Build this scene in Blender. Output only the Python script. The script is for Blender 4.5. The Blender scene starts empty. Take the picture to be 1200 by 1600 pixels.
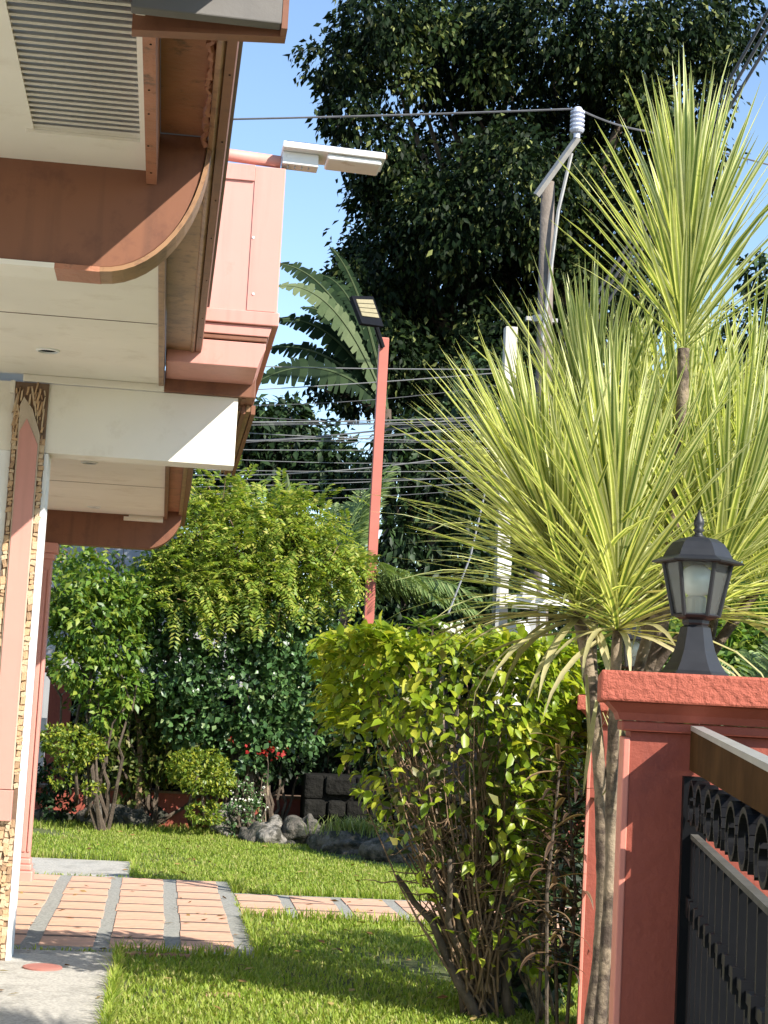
import bpy, math, random
import numpy as np
from mathutils import Matrix, Vector, Euler

# ------------------------------------------------------------------ camera
F, EYE = 2700.0, 1.55
SC = bpy.context.scene
COL = SC.collection
def _nrm(v): return v / np.linalg.norm(v)
_Y = _nrm(np.array([(250 - 600) / F, -(1090 - 800) / F, 1.0]))
_a, _b = math.sin(math.radians(3.1)), math.cos(math.radians(3.1))
_Z = _nrm(np.array([_a, _b, -(_a * _Y[0] + _b * _Y[1]) / _Y[2]]))
_X = -np.cross(_Y, _Z)
CM = np.stack([_X, _Y, _Z])
cam_d = bpy.data.cameras.new('camera')
cam = bpy.data.objects.new('camera', cam_d); COL.objects.link(cam)
cam_d.sensor_fit = 'VERTICAL'; cam_d.sensor_height = 36; cam_d.lens = F / 1600 * 36
cam_d.clip_start = 0.05; cam_d.clip_end = 2000
m4 = np.eye(4); m4[:3, 0] = CM[:, 0]; m4[:3, 1] = CM[:, 1]; m4[:3, 2] = -CM[:, 2]; m4[2, 3] = EYE
cam.matrix_world = Matrix(m4.tolist())
SC.camera = cam

# ------------------------------------------------------------------ sky, sun, exposure
SUN = _nrm(np.array([0.95, -1.05, 1.0]))            # towards the sun
w = bpy.data.worlds.new('World'); SC.world = w; w.use_nodes = True
nt = w.node_tree; bg = nt.nodes['Background']
sky = nt.nodes.new('ShaderNodeTexSky'); sky.sky_type = 'NISHITA'; sky.sun_disc = False
sky.sun_elevation = math.asin(SUN[2]); sky.sun_rotation = math.atan2(SUN[0], SUN[1])
sky.air_density = 1.0; sky.dust_density = 0.1; sky.ozone_density = 2.0
nt.links.new(sky.outputs[0], bg.inputs[0]); bg.inputs[1].default_value = 0.13
sl = bpy.data.lights.new('sun', 'SUN'); so = bpy.data.objects.new('sun', sl); COL.objects.link(so)
sl.energy = 5.0; sl.angle = math.radians(0.5); sl.color = (1.0, 0.95, 0.86)
so.rotation_euler = Vector(SUN.tolist()).to_track_quat('Z', 'Y').to_euler(); so.location = (8, -6, 12)
vs = SC.view_settings
vs.view_transform = 'Standard'; vs.look = 'None'; vs.exposure = 1.0; vs.gamma = 1.0; vs.use_curve_mapping = False
SC.cycles.max_bounces = 8; SC.cycles.diffuse_bounces = 5; SC.cycles.transmission_bounces = 6; SC.cycles.transparent_max_bounces = 8

# ------------------------------------------------------------------ layout helpers
EYEV = np.array([0, 0, EYE])
def ray(px, py): return CM @ np.array([(px - 600) / F, -(py - 800) / F, 1.0])
def P(px, py, y):
    r = ray(px, py); return EYEV + r * (y / r[1])
def G(px, py, z=0.0):
    r = ray(px, py); return EYEV + r * ((z - EYE) / r[2])
rng = np.random.default_rng(7)
random.seed(7)
ORG = {}
def org(o): return ORG.get(o.name, np.zeros(3)) if o is not None else np.zeros(3)
def tagit(o, label=None, cat=None, group=None, kind=None):
    if label: o['label'] = label
    if cat: o['category'] = cat
    if group: o['group'] = group
    if kind: o['kind'] = kind
    return o
def thing(name, label, cat, loc, group=None):
    o = bpy.data.objects.new(name, None); COL.objects.link(o); o.empty_display_size = .1
    o.location = tuple(float(c) for c in loc); ORG[o.name] = np.array(loc, float)
    return tagit(o, label, cat, group)
def link(name, me, mats, parent=None, o0=None):
    o = bpy.data.objects.new(name, me); COL.objects.link(o)
    if mats is not None:
        for m in (mats if isinstance(mats, (list, tuple)) else [mats]): me.materials.append(m)
    if parent is not None:
        o.parent = parent; ORG[o.name] = org(parent)
    return o
class MB:
    def __init__(s): s.v = []; s.f = []; s.mi = []; s.m = 0
    def add(s, V, Fs):
        b = len(s.v); s.v.extend([tuple(map(float, p)) for p in V])
        for f in Fs: s.f.append(tuple(b + i for i in f)); s.mi.append(s.m)
        return s
    def hexa(s, q):            # 8 corners: bottom 4 ccw, top 4 ccw
        return s.add(q, [(3, 2, 1, 0), (4, 5, 6, 7), (0, 1, 5, 4), (1, 2, 6, 5), (2, 3, 7, 6), (3, 0, 4, 7)])
    def box(s, x0, x1, y0, y1, z0, z1):
        return s.hexa([(x0, y0, z0), (x1, y0, z0), (x1, y1, z0), (x0, y1, z0), (x0, y0, z1), (x1, y0, z1), (x1, y1, z1), (x0, y1, z1)])
    def prism_y(s, pts, y0, y1):     # polygon in XZ extruded along Y
        n = len(pts)
        V = [(x, y0, z) for x, z in pts] + [(x, y1, z) for x, z in pts]
        A = sum(pts[i][0] * pts[(i + 1) % n][1] - pts[(i + 1) % n][0] * pts[i][1] for i in range(n))
        Fs = [tuple(range(n)), tuple(range(2 * n - 1, n - 1, -1))] + [(i, i + n, (i + 1) % n + n, (i + 1) % n) for i in range(n)]
        if A < 0: Fs = [f[::-1] for f in Fs]
        return s.add(V, Fs)
    def prism_z(s, pts, z0, z1):
        n = len(pts)
        V = [(x, y, z0) for x, y in pts] + [(x, y, z1) for x, y in pts]
        Fs = [tuple(range(n - 1, -1, -1)), tuple(range(n, 2 * n))] + [(i, (i + 1) % n, (i + 1) % n + n, i + n) for i in range(n)]
        return s.add(V, Fs)
    def tube(s, pts, rad, n=6, cap=True):
        pts = [np.array(p, float) for p in pts]; k = len(pts)
        rad = [rad] * k if not hasattr(rad, '__len__') else rad
        b = len(s.v); ref = None
        for i in range(k):
            t = pts[min(i + 1, k - 1)] - pts[max(i - 1, 0)]; t = t / (np.linalg.norm(t) + 1e-9)
            if ref is None: ref = np.array([0, 0, 1.]) if abs(t[2]) < .9 else np.array([1., 0, 0])
            u = np.cross(t, ref); u /= np.linalg.norm(u) + 1e-9; v = np.cross(t, u); ref = -np.cross(t, np.cross(t, ref)) if False else np.cross(u, t)
            for j in range(n):
                a = 2 * math.pi * j / n
                s.v.append(tuple(pts[i] + rad[i] * (math.cos(a) * u + math.sin(a) * v)))
        for i in range(k - 1):
            for j in range(n):
                s.f.append((b + i * n + j, b + i * n + (j + 1) % n, b + (i + 1) * n + (j + 1) % n, b + (i + 1) * n + j)); s.mi.append(s.m)
        if cap:
            s.f.append(tuple(b + j for j in range(n - 1, -1, -1))); s.mi.append(s.m)
            s.f.append(tuple(b + (k - 1) * n + j for j in range(n))); s.mi.append(s.m)
        return s
    def lathe(s, prof, c=(0, 0, 0), n=24, rot=0.0):
        b = len(s.v); k = len(prof)
        for r, z in prof:
            for j in range(n):
                a = 2 * math.pi * j / n + rot
                s.v.append((c[0] + r * math.cos(a), c[1] + r * math.sin(a), c[2] + z))
        for i in range(k - 1):
            for j in range(n):
                s.f.append((b + i * n + j, b + i * n + (j + 1) % n, b + (i + 1) * n + (j + 1) % n, b + (i + 1) * n + j)); s.mi.append(s.m)
        s.f.append(tuple(b + j for j in range(n - 1, -1, -1))); s.mi.append(s.m)
        s.f.append(tuple(b + (k - 1) * n + j for j in range(n))); s.mi.append(s.m)
        return s
    def mesh(s, name, o0=(0, 0, 0), smooth=False):
        me = bpy.data.meshes.new(name)
        me.from_pydata([(p[0] - o0[0], p[1] - o0[1], p[2] - o0[2]) for p in s.v], [], s.f)
        me.polygons.foreach_set('material_index', s.mi)
        if smooth: me.polygons.foreach_set('use_smooth', [True] * len(s.f))
        me.update(); return me
    def build(s, name, mat, parent=None, smooth=False, bevel=0.0, seg=2, auto=None):
        if auto: smooth = True
        o = link(name, s.mesh(name, org(parent), smooth), mat, parent)
        if bevel:
            md = o.modifiers.new('bevel', 'BEVEL'); md.width = bevel; md.segments = seg; md.limit_method = 'ANGLE'; md.angle_limit = math.radians(40)
        return o
    def top(s, name, mat, loc, smooth=False, bevel=0.0):    # a one-mesh thing standing at loc
        o = link(name, s.mesh(name, loc, smooth), mat); o.location = tuple(float(c) for c in loc); ORG[o.name] = np.array(loc, float)
        if bevel:
            md = o.modifiers.new('bevel', 'BEVEL'); md.width = bevel; md.segments = 2; md.limit_method = 'ANGLE'
        return o
def np_obj(name, V, Fs, mats, parent=None, kind=None, mi=None, smooth=False):
    """V (N,3); Fs (M,k) one polygon size"""
    V = np.asarray(V, np.float32) - org(parent).astype(np.float32)
    Fs = np.asarray(Fs, np.int32); M, k = Fs.shape
    me = bpy.data.meshes.new(name)
    me.vertices.add(len(V)); me.vertices.foreach_set('co', V.ravel())
    me.loops.add(M * k); me.loops.foreach_set('vertex_index', Fs.ravel())
    me.polygons.add(M); me.polygons.foreach_set('loop_start', np.arange(0, M * k, k, dtype=np.int32))
    me.polygons.foreach_set('loop_total', np.full(M, k, np.int32))
    if mi is not None: me.polygons.foreach_set('material_index', np.asarray(mi, np.int32))
    if smooth: me.polygons.foreach_set('use_smooth', np.ones(M, bool))
    me.update(calc_edges=True)
    o = link(name, me, mats, parent)
    if kind: o['kind'] = kind
    return o
def inst(name, me, parent, mat):     # another object sharing a mesh; mat is its world matrix
    o = bpy.data.objects.new(name, me); COL.objects.link(o)
    if parent is not None:
        o.parent = parent; ORG[o.name] = org(parent)
        o.matrix_local = Matrix.Translation(Vector((-org(parent)).tolist())) @ mat
    else: o.matrix_local = mat
    return o
def copy_tree(root, delta, label=None):
    c = root.copy(); COL.objects.link(c); c.location = root.location + Vector(delta)
    if label: c['label'] = label
    for ch in root.children:
        d = ch.copy(); COL.objects.link(d); d.parent = c
        for g in ch.children:
            e = g.copy(); COL.objects.link(e); e.parent = d
    return c

# ------------------------------------------------------------------ materials
def _base(name):
    m = bpy.data.materials.new(name); m.use_nodes = True
    t = m.node_tree; return m, t, t.nodes['Principled BSDF'], t.nodes['Material Output']
def noise(t, scale, detail=4, rough=.55, coord='Object'):
    tc = t.nodes.new('ShaderNodeTexCoord'); n = t.nodes.new('ShaderNodeTexNoise')
    n.inputs['Scale'].default_value = scale; n.inputs['Detail'].default_value = detail; n.inputs['Roughness'].default_value = rough
    t.links.new(tc.outputs[coord], n.inputs['Vector']); return n
def ramp(t, fac, stops):
    r = t.nodes.new('ShaderNodeValToRGB'); e = r.color_ramp.elements
    while len(e) < len(stops): e.new(.5)
    for i, (p, c) in enumerate(stops): e[i].position = p; e[i].color = (*c, 1)
    t.links.new(fac, r.inputs[0]); return r
def mixc(t, fac, a, b, mode='MIX'):
    x = t.nodes.new('ShaderNodeMix'); x.data_type = 'RGBA'; x.blend_type = mode
    for sock, val in ((x.inputs[0], fac), (x.inputs[6], a), (x.inputs[7], b)):
        if hasattr(val, 'is_output'): t.links.new(val, sock)
        elif isinstance(val, tuple): sock.default_value = (*val, 1)
        else: sock.default_value = val
    return x.outputs[2]
def bumpn(t, bsdf, h, strength=.3, dist=.01):
    b = t.nodes.new('ShaderNodeBump'); b.inputs['Strength'].default_value = strength; b.inputs['Distance'].default_value = dist
    t.links.new(h, b.inputs['Height']); t.links.new(b.outputs[0], bsdf.inputs['Normal']); return b
def paint(name, c, rough=.6, var=.12, scale=3.0, bump=.0, bscale=60, bdist=.004, dirt=None, dscale=5, dlo=.55, dhi=.7, spec=.4, metal=0.0, streak=None, sfac=.5):
    m, t, b, _ = _base(name)
    n = noise(t, scale, 5)
    lo = tuple(x * (1 - var) for x in c); hi = tuple(min(1, x * (1 + var)) for x in c)
    out = ramp(t, n.outputs[0], [(.3, lo), (.7, hi)]).outputs[0]
    if dirt:
        d = noise(t, dscale, 8, .7); r = ramp(t, d.outputs[0], [(dlo, (0, 0, 0)), (dhi, (1, 1, 1))])
        out = mixc(t, r.outputs[0], out, dirt)
    if streak:
        tc = t.nodes.new('ShaderNodeTexCoord'); mp = t.nodes.new('ShaderNodeMapping'); mp.inputs['Scale'].default_value = (16, 16, .9); t.links.new(tc.outputs['Object'], mp.inputs[0])
        sn = t.nodes.new('ShaderNodeTexNoise'); sn.inputs['Scale'].default_value = 1.0; sn.inputs['Detail'].default_value = 6; t.links.new(mp.outputs[0], sn.inputs['Vector'])
        r2 = ramp(t, sn.outputs[0], [(.52, (0, 0, 0)), (.75, (sfac,) * 3)]); out = mixc(t, r2.outputs[0], out, streak)
    t.links.new(out, b.inputs['Base Color'])
    b.inputs['Roughness'].default_value = rough; b.inputs['Specular IOR Level'].default_value = spec; b.inputs['Metallic'].default_value = metal
    if bump:
        q = noise(t, bscale, 6, .6); bumpn(t, b, q.outputs[0], bump, bdist)
    return m
def leafmat(name, stops, transl=.3, rough=.45, spec=.4, patch=None):
    m, t, b, out = _base(name)
    g = t.nodes.new('ShaderNodeNewGeometry'); oi = t.nodes.new('ShaderNodeObjectInfo')
    ad = t.nodes.new('ShaderNodeMath'); ad.operation = 'ADD'
    t.links.new(g.outputs['Random Per Island'], ad.inputs[0]); t.links.new(oi.outputs['Random'], ad.inputs[1])
    fr = t.nodes.new('ShaderNodeMath'); fr.operation = 'FRACT'; t.links.new(ad.outputs[0], fr.inputs[0])
    r = ramp(t, fr.outputs[0], stops)
    n = noise(t, 25, 3); c = mixc(t, .35, r.outputs[0], mixc(t, n.outputs[0], (.25, .25, .25), (1.5, 1.5, 1.5)), 'MULTIPLY')
    if patch:
        pn = noise(t, 1.1, 5, .65); pr2 = ramp(t, pn.outputs[0], [(.44, (0, 0, 0)), (.7, (.4, .4, .4))]); c = mixc(t, pr2.outputs[0], c, patch)
    t.links.new(c, b.inputs['Base Color']); b.inputs['Roughness'].default_value = rough; b.inputs['Specular IOR Level'].default_value = spec
    if transl:
        tr = t.nodes.new('ShaderNodeBsdfTranslucent'); tc = mixc(t, 1.0, c, (1.25, 1.3, .55), 'MULTIPLY'); t.links.new(tc, tr.inputs[0])
        mx = t.nodes.new('ShaderNodeMixShader'); mx.inputs[0].default_value = transl
        t.links.new(b.outputs[0], mx.inputs[1]); t.links.new(tr.outputs[0], mx.inputs[2]); t.links.new(mx.outputs[0], out.inputs[0])
    return m
M = {}
M['pink'] = paint('pink_paint', (.57, .265, .215), .55, .05, 1.5, .1, 40, dirt=(.42, .19, .14), dscale=3, dlo=.6, dhi=.8, streak=(.36, .17, .13), sfac=.35)
M['brown'] = paint('brown_paint', (.20, .082, .044), .5, .06, 2, .15, 30, dirt=(.13, .05, .03), dscale=6, dlo=.52, dhi=.72, streak=(.09, .04, .026), sfac=.5)
M['gutter'] = paint('old_gutter_metal', (.30, .165, .085), .42, .2, 5, .25, 40, dirt=(.17, .085, .05), dscale=14, dlo=.5, dhi=.62)
M['peel'] = paint('peeling_orange_brown_paint', (.36, .15, .085), .6, .15, 6, .6, 25, .012, dirt=(.16, .08, .05), dscale=9, dlo=.56, dhi=.66)
M['cream'] = paint('cream_soffit_paint', (.80, .74, .64), .65, .05, 1.6, .12, 22, dirt=(.62, .54, .43), dscale=3.5, dlo=.54, dhi=.85)
M['white'] = paint('white_wall_paint', (.80, .79, .76), .6, .03, 1.5, .1, 60)
M['grey_board'] = paint('shade_toned_white_board', (.11, .10, .09), .7, .12, 6, .3, 40, dirt=(.22, .17, .13), dscale=8, dlo=.6, dhi=.7)  # white board, its shade is put into the grey base colour
M['red'] = paint('red_stucco', (.40, .098, .058), .75, .08, 4, .9, 55, .012, dirt=(.30, .055, .04), dscale=3, dlo=.55, dhi=.8)
M['red_smooth'] = paint('red_smooth_paint', (.29, .066, .040), .7, .09, 3, .55, 28, .008, dirt=(.20, .045, .032), dscale=6, dlo=.52, dhi=.72, streak=(.15, .04, .03), sfac=.45)
M['post_red'] = paint('faded_post_red', (.42, .12, .085), .55, .08, 4, .1, 40)
M['salmon'] = paint('salmon_edge_tone', (.62, .22, .16), .6, .06, 4, .2, 60)
M['black'] = paint('black_iron_paint', (.006, .006, .007), .55, .3, 10, .2, 80, .002, spec=.12)
M['bronze'] = paint('bronze_sheet', (.060, .030, .012), .85, .35, 6, .15, 30, spec=.03)
M['rail_grey'] = paint('grey_rail_top', (.085, .08, .07), .8, .25, 14, spec=.1)  # grey, paler than the black bars
M['steel'] = paint('worn_grey_steel', (.34, .325, .30), .45, .12, 12, spec=.5, metal=.3)
M['lamp_black'] = paint('lantern_black', (.013, .013, .014), .5, .2, 30, .1, 90, .001, spec=.5)
M['concrete'] = paint('pebble_washout_concrete', (.40, .375, .33), .85, .3, 60, .5, 120, .004, dirt=(.20, .19, .165), dscale=4, dlo=.5, dhi=.75)
M['joint'] = paint('dark_joint_mortar', (.13, .095, .075), .9, .35, 30, .4, 90)
M['grout'] = paint('dark_pebble_strip', (.27, .265, .235), .9, .35, 60, .6, 120, .004)
M['tile'] = paint('terracotta_tile', (.62, .365, .245), .75, .16, 9, .3, 80, .003, dirt=(.40, .26, .20), dscale=5, dlo=.5, dhi=.75)
M['brick'] = paint('old_brick', (.36, .20, .13), .85, .2, 20, .5, 50)
M['stone_a'] = paint('ledge_stone_tan', (.46, .30, .17), .8, .25, 18, .8, 45, .01)
M['stone_b'] = paint('ledge_stone_buff', (.50, .37, .24), .8, .2, 18, .8, 45, .01)
M['stone_c'] = paint('ledge_stone_brown', (.30, .19, .11), .8, .3, 18, .8, 45, .01)
M['plaster'] = paint('tan_plaster', (.50, .40, .30), .85, .1, 10, .3, 60)
M['mortar'] = paint('dark_mortar', (.16, .10, .065), .9, .2, 20, .4, 60)
M['rock'] = paint('garden_rock', (.15, .13, .105), .95, .4, 7, 1.0, 9, .08, dirt=(.035, .036, .025), dscale=5, dlo=.44, dhi=.56)
M['rock_pale'] = paint('pale_limestone_rock', (.30, .27, .23), .95, .4, 7, 1.0, 9, .08, dirt=(.06, .055, .04), dscale=6, dlo=.44, dhi=.54)
M['soil'] = paint('soil', (.07, .05, .035), .95, .3, 6, .8, 30, .03)
M['lawn'] = paint('lawn_thatch', (.09, .105, .03), .95, .35, 9, .8, 60, .02, dirt=(.16, .12, .06), dscale=2.2, dlo=.58, dhi=.72)
M['bark'] = paint('grey_brown_bark', (.085, .062, .043), .85, .3, 14, .9, 40, .012)
M['cane'] = paint('pale_dracaena_bark', (.25, .19, .125), .8, .25, 12, .9, 45, .012, dirt=(.07, .048, .034), dscale=7, dlo=.44, dhi=.56)
M['twig'] = paint('tan_twig', (.19, .12, .07), .8, .3, 20, .4, 60)
M['pole_wood'] = paint('weathered_pole_wood', (.16, .13, .105), .85, .25, 5, .6, 20, .02)
M['pole_conc'] = paint('pale_pole_concrete', (.52, .49, .43), .8, .12, 5, .3, 30)
M['porcelain'] = paint('grey_porcelain', (.55, .57, .66), .25, .08, 5, spec=.6)
M['wire'] = paint('wire_grey', (.10, .10, .105), .5, .2, 5)
M['wire_pale'] = paint('wire_pale', (.17, .17, .17), .5, .1, 5)
M['white_metal'] = paint('white_metal', (.70, .68, .63), .4, .06, 5, dirt=(.45, .36, .25), dscale=4, dlo=.62, dhi=.75)
M['dark'] = paint('black_sheet', (.008, .008, .009), .9, .3, 6, spec=.1)
M['dark_stone'] = paint('shade_dark_stone', (.014, .013, .011), .95, .4, 6, 1.0, 14, .04, spec=.1)  # base colour darkened to hold the shade under the trees
M['roof'] = paint('grey_roof', (.28, .29, .31), .6, .1, 3)
M['house_far'] = paint('far_house_wall', (.30, .295, .29), .7, .06, 2)
M['cover'] = paint('red_disc_cover', (.36, .14, .11), .7, .12, 10)
M['redpot'] = paint('red_plastic', (.55, .05, .04), .4, .1, 5)
def glassmat(name, c, rough=.05, alpha=.25):
    m, t, b, out = _base(name)
    gl = t.nodes.new('ShaderNodeBsdfGlossy'); gl.inputs[1].default_value = rough
    tr = t.nodes.new('ShaderNodeBsdfTransparent'); tr.inputs[0].default_value = (*c, 1)
    lw = t.nodes.new('ShaderNodeLayerWeight'); lw.inputs[0].default_value = .35
    mx = t.nodes.new('ShaderNodeMixShader'); t.links.new(lw.outputs['Fresnel'], mx.inputs[0])
    t.links.new(tr.outputs[0], mx.inputs[1]); t.links.new(gl.outputs[0], mx.inputs[2])
    df = t.nodes.new('ShaderNodeBsdfDiffuse'); df.inputs[0].default_value = (.7, .72, .66, 1)
    m2 = t.nodes.new('ShaderNodeMixShader'); m2.inputs[0].default_value = alpha
    t.links.new(mx.outputs[0], m2.inputs[1]); t.links.new(df.outputs[0], m2.inputs[2]); t.links.new(m2.outputs[0], out.inputs[0])
    return m
M['glass'] = glassmat('lantern_glass', (.97, .99, .97), .04, .07)
M['bulb'] = paint('milky_bulb', (.85, .84, .82), .2, .02, 3, spec=.6)
M['led'] = paint('led_panel', (.28, .24, .14), .35, .1, 20)
M['solar'] = paint('solar_cell', (.02, .025, .05), .15, .2, 8, spec=.7)
M['grass'] = leafmat('grass_blade', [(0, (.16, .25, .03)), (.4, (.27, .37, .045)), (.8, (.38, .45, .08)), (1, (.52, .45, .20))], .45, .5, .3, patch=(.40, .40, .12))
M['tuft'] = leafmat('long_grass', [(0, (.16, .22, .05)), (.6, (.28, .32, .09)), (1, (.42, .38, .18))], .35, .5, .3)
M['big_leaf'] = leafmat('dark_tree_leaf', [(0, (.008, .015, .006)), (.7, (.010, .021, .007)), (.92, (.028, .046, .012)), (1, (.24, .26, .09))], .14, .5, .08)  # pale end of the ramp paints highlights onto a few leaves
M['big_leaf_lit'] = leafmat('painted_sunlit_tree_leaf', [(0, (.018, .036, .011)), (.6, (.04, .065, .018)), (1, (.20, .22, .07))], .2, .5, .1)  # paler copy of the tree leaf, sunlight painted into the colour
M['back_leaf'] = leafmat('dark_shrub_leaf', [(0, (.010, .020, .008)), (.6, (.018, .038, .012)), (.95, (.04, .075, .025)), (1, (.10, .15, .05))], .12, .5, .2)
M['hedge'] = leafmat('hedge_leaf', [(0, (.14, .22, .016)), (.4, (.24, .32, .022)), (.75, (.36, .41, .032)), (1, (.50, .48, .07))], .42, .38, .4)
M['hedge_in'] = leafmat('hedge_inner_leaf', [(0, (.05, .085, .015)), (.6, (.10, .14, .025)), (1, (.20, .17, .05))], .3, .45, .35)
M['shrub_a'] = leafmat('bright_shrub_leaf', [(0, (.07, .14, .02)), (.5, (.13, .23, .03)), (1, (.28, .33, .05))], .35, .42, .4)
M['shrub_b'] = leafmat('round_dark_leaf', [(0, (.035, .075, .024)), (.5, (.07, .15, .045)), (.85, (.13, .23, .07)), (1, (.28, .35, .16))], .25, .36, .5)
M['pinnate'] = leafmat('pinnate_leaf', [(0, (.12, .20, .03)), (.5, (.24, .32, .045)), (.85, (.40, .42, .07)), (1, (.50, .46, .12))], .4, .45, .35)
M['palm'] = leafmat('palm_leaflet', [(0, (.10, .16, .05)), (.6, (.18, .26, .08)), (1, (.30, .36, .14))], .3, .4, .45)
M['topiary'] = leafmat('topiary_leaf', [(0, (.09, .15, .02)), (.5, (.18, .25, .03)), (1, (.38, .37, .045))], .35, .42, .4)
M['banana'] = leafmat('banana_leaf', [(0, (.008, .018, .008)), (.6, (.014, .028, .012)), (1, (.03, .05, .02))], .1, .6, .04)
M['banana_pale'] = leafmat('banana_pale_leaf', [(0, (.07, .10, .045)), (1, (.14, .17, .085))], .2, .6, .08)
M['dr_green'] = leafmat('strap_leaf_green', [(0, (.11, .17, .04)), (.5, (.22, .29, .07)), (1, (.44, .47, .16))], .4, .38, .45)
M['dr_yellow'] = leafmat('strap_leaf_margin', [(0, (.56, .55, .22)), (.5, (.70, .69, .31)), (1, (.80, .78, .46))], .4, .38, .45)
M['dr_dry'] = leafmat('strap_leaf_old', [(0, (.30, .27, .11)), (.5, (.45, .40, .20)), (1, (.52, .44, .26))], .25, .5, .35)
M['dark_strap'] = leafmat('dark_purple_strap', [(0, (.03, .022, .018)), (.6, (.06, .035, .025)), (1, (.13, .07, .04))], .15, .4, .4)
M['dark_margin'] = leafmat('dark_strap_margin', [(0, (.05, .03, .018)), (.7, (.14, .085, .045)), (1, (.34, .24, .13))], .15, .45, .4)
M['white_fl'] = leafmat('white_flower', [(0, (.7, .68, .6)), (1, (.8, .78, .7))], .3, .6, .2)
M['red_fl'] = leafmat('red_flower', [(0, (.30, .015, .015)), (1, (.42, .04, .03))], .3, .6, .2)

# ------------------------------------------------------------------ ground
def sheet(name, x0, x1, y0, y1, z, mat, nx=1, ny=1):
    mb = MB().box(x0, x1, y0, y1, z - .004, z)
    return tagit(mb.build(name, mat), kind='structure')
mb = MB(); mb.add([(-400, -400, -.02), (400, -400, -.02), (400, 600, -.02), (-400, 600, -.02)], [(0, 1, 2, 3)])
tagit(mb.build('ground', M['soil']), kind='structure')
mb = MB(); mb.add([(-3.5, -2, 0), (6, -2, 0), (6, 21.2, 0), (-3.5, 21.2, 0)], [(0, 1, 2, 3)])
lawn_o = tagit(mb.build('lawn', M['lawn']), kind='structure')
mb = MB(); mb.add([(-60, 24.6, -.008), (90, 24.6, -.008), (90, 31, -.008), (-60, 31, -.008)], [(0, 1, 2, 3)])
tagit(mb.build('street', paint('asphalt', (.06, .06, .058), .9, .2, 20, .5, 80)), kind='structure')
# concrete pads
PADS = [(-3.2, -.15, 2.0, 10.76), (-3.2, .70, 10.76, 15.14), (-3.2, -.13, 15.14, 16.62), (.70, 5.0, 12.72, 14.28)]
paths = []
for (x0, x1, y0, y1), nm in zip(PADS, ('concrete_pad', 'tile_path', 'concrete_pad', 'tile_path')):
    mb = MB()
    if nm == 'concrete_pad' and y0 < 5:
        ys = np.linspace(y1, y0, 30); edge = [(x1 + (0 if i == 0 else rng.uniform(-.025, .02)), y) for i, y in enumerate(ys)]
        mb.prism_z([(x0, y1), (x0, y0)] + edge[::-1], -.03, .012)
    else: mb.box(x0, x1, y0, y1, -.03, .012)
    paths.append(tagit(mb.build(nm, M['concrete'] if nm == 'concrete_pad' else M['grout']), kind='structure'))
tile_bm = {}
def tile_mesh(wd, dp, seed):
    r = np.random.default_rng(seed); n = 6
    pts = [(-wd / 2, -dp / 2), (wd / 2, -dp / 2), (wd / 2, dp / 2), (-wd / 2, dp / 2)]
    pts = [(x + r.uniform(-.006, .006), y + r.uniform(-.006, .006)) for x, y in pts]
    mb = MB(); top = [(x * .99, y * .994) for x, y in pts]
    V = [(x, y, -.02) for x, y in pts] + [(x, y, .0125) for x, y in pts] + [(x, y, .014) for x, y in top]
    mb.add(V, [(0, 1, 5, 4), (1, 2, 6, 5), (2, 3, 7, 6), (3, 0, 4, 7), (4, 5, 9, 8), (5, 6, 10, 9), (6, 7, 11, 10), (7, 4, 8, 11), (8, 9, 10, 11)])
    me = mb.mesh('tile'); me.materials.append(M['tile']); return me
tms = [tile_mesh(.335, .392, s) for s in range(4)]
ROW = .466
for ci, cx in enumerate((-.905, -.465, -.037, .405)):
    for r in range(9):
        inst('tile', tms[(ci * 5 + r * 3) % 4], paths[1], Matrix.Translation((cx + rng.uniform(-.006, .006), 11.14 + r * ROW + rng.uniform(-.012, .012), 0.004 + rng.uniform(-.0015, .0015))) @ Matrix.Rotation(rng.uniform(-.008, .008), 4, 'Z'))
for ci in range(9):
    for r in range(3):
        inst('tile', tms[(ci * 7 + r) % 4], paths[3], Matrix.Translation((.87 + ci * .43 + rng.uniform(-.006, .006), 13.03 + r * ROW + rng.uniform(-.008, .008), 0.004 + rng.uniform(-.0015, .0015))) @ Matrix.Rotation(rng.uniform(-.008, .008), 4, 'Z'))
for pi, xs_, y0_, nr_ in ((1, (-.905, -.465, -.037, .405), 11.14, 9), (3, [.87 + .43 * c for c in range(9)], 13.03, 3)):
    jb = MB()
    for cx in xs_:
        for r in range(nr_ - 1): jb.box(cx - .166, cx + .166, y0_ + (r + .5) * ROW - .030, y0_ + (r + .5) * ROW + .030, .0122, .0172)
    tagit(jb.build('mortar_joint', M['joint'], paths[pi]), kind='stuff')
bm_ = MB().box(-.1, .1, -.045, .045, -.04, .03).mesh('brick'); bm_.materials.append(M['brick'])
for i in range(2): inst('brick', bm_, lawn_o, Matrix.Translation((-.03 + i * .215, 10.68, .0)) @ Matrix.Rotation(rng.uniform(-.04, .04), 4, 'Z'))
for px, py, s in ((348, 1557, .9), (395, 1548, .7), (610, 1546, .5)):
    g = G(px, py); inst('brick', bm_, lawn_o, Matrix.Translation((g[0], g[1], -.012)) @ Matrix.Rotation(rng.uniform(-.3, .3), 4, 'Z') @ Matrix.Scale(s, 4))
g = G(66, 1516)
tagit(MB().lathe([(.11, 0), (.11, .008), (.1, .012)], (g[0], g[1], .012), 28).top('drain_cover', M['cover'], (g[0], g[1], .012)), 'flat round reddish cover set into the grey concrete pad', 'cover')

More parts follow.
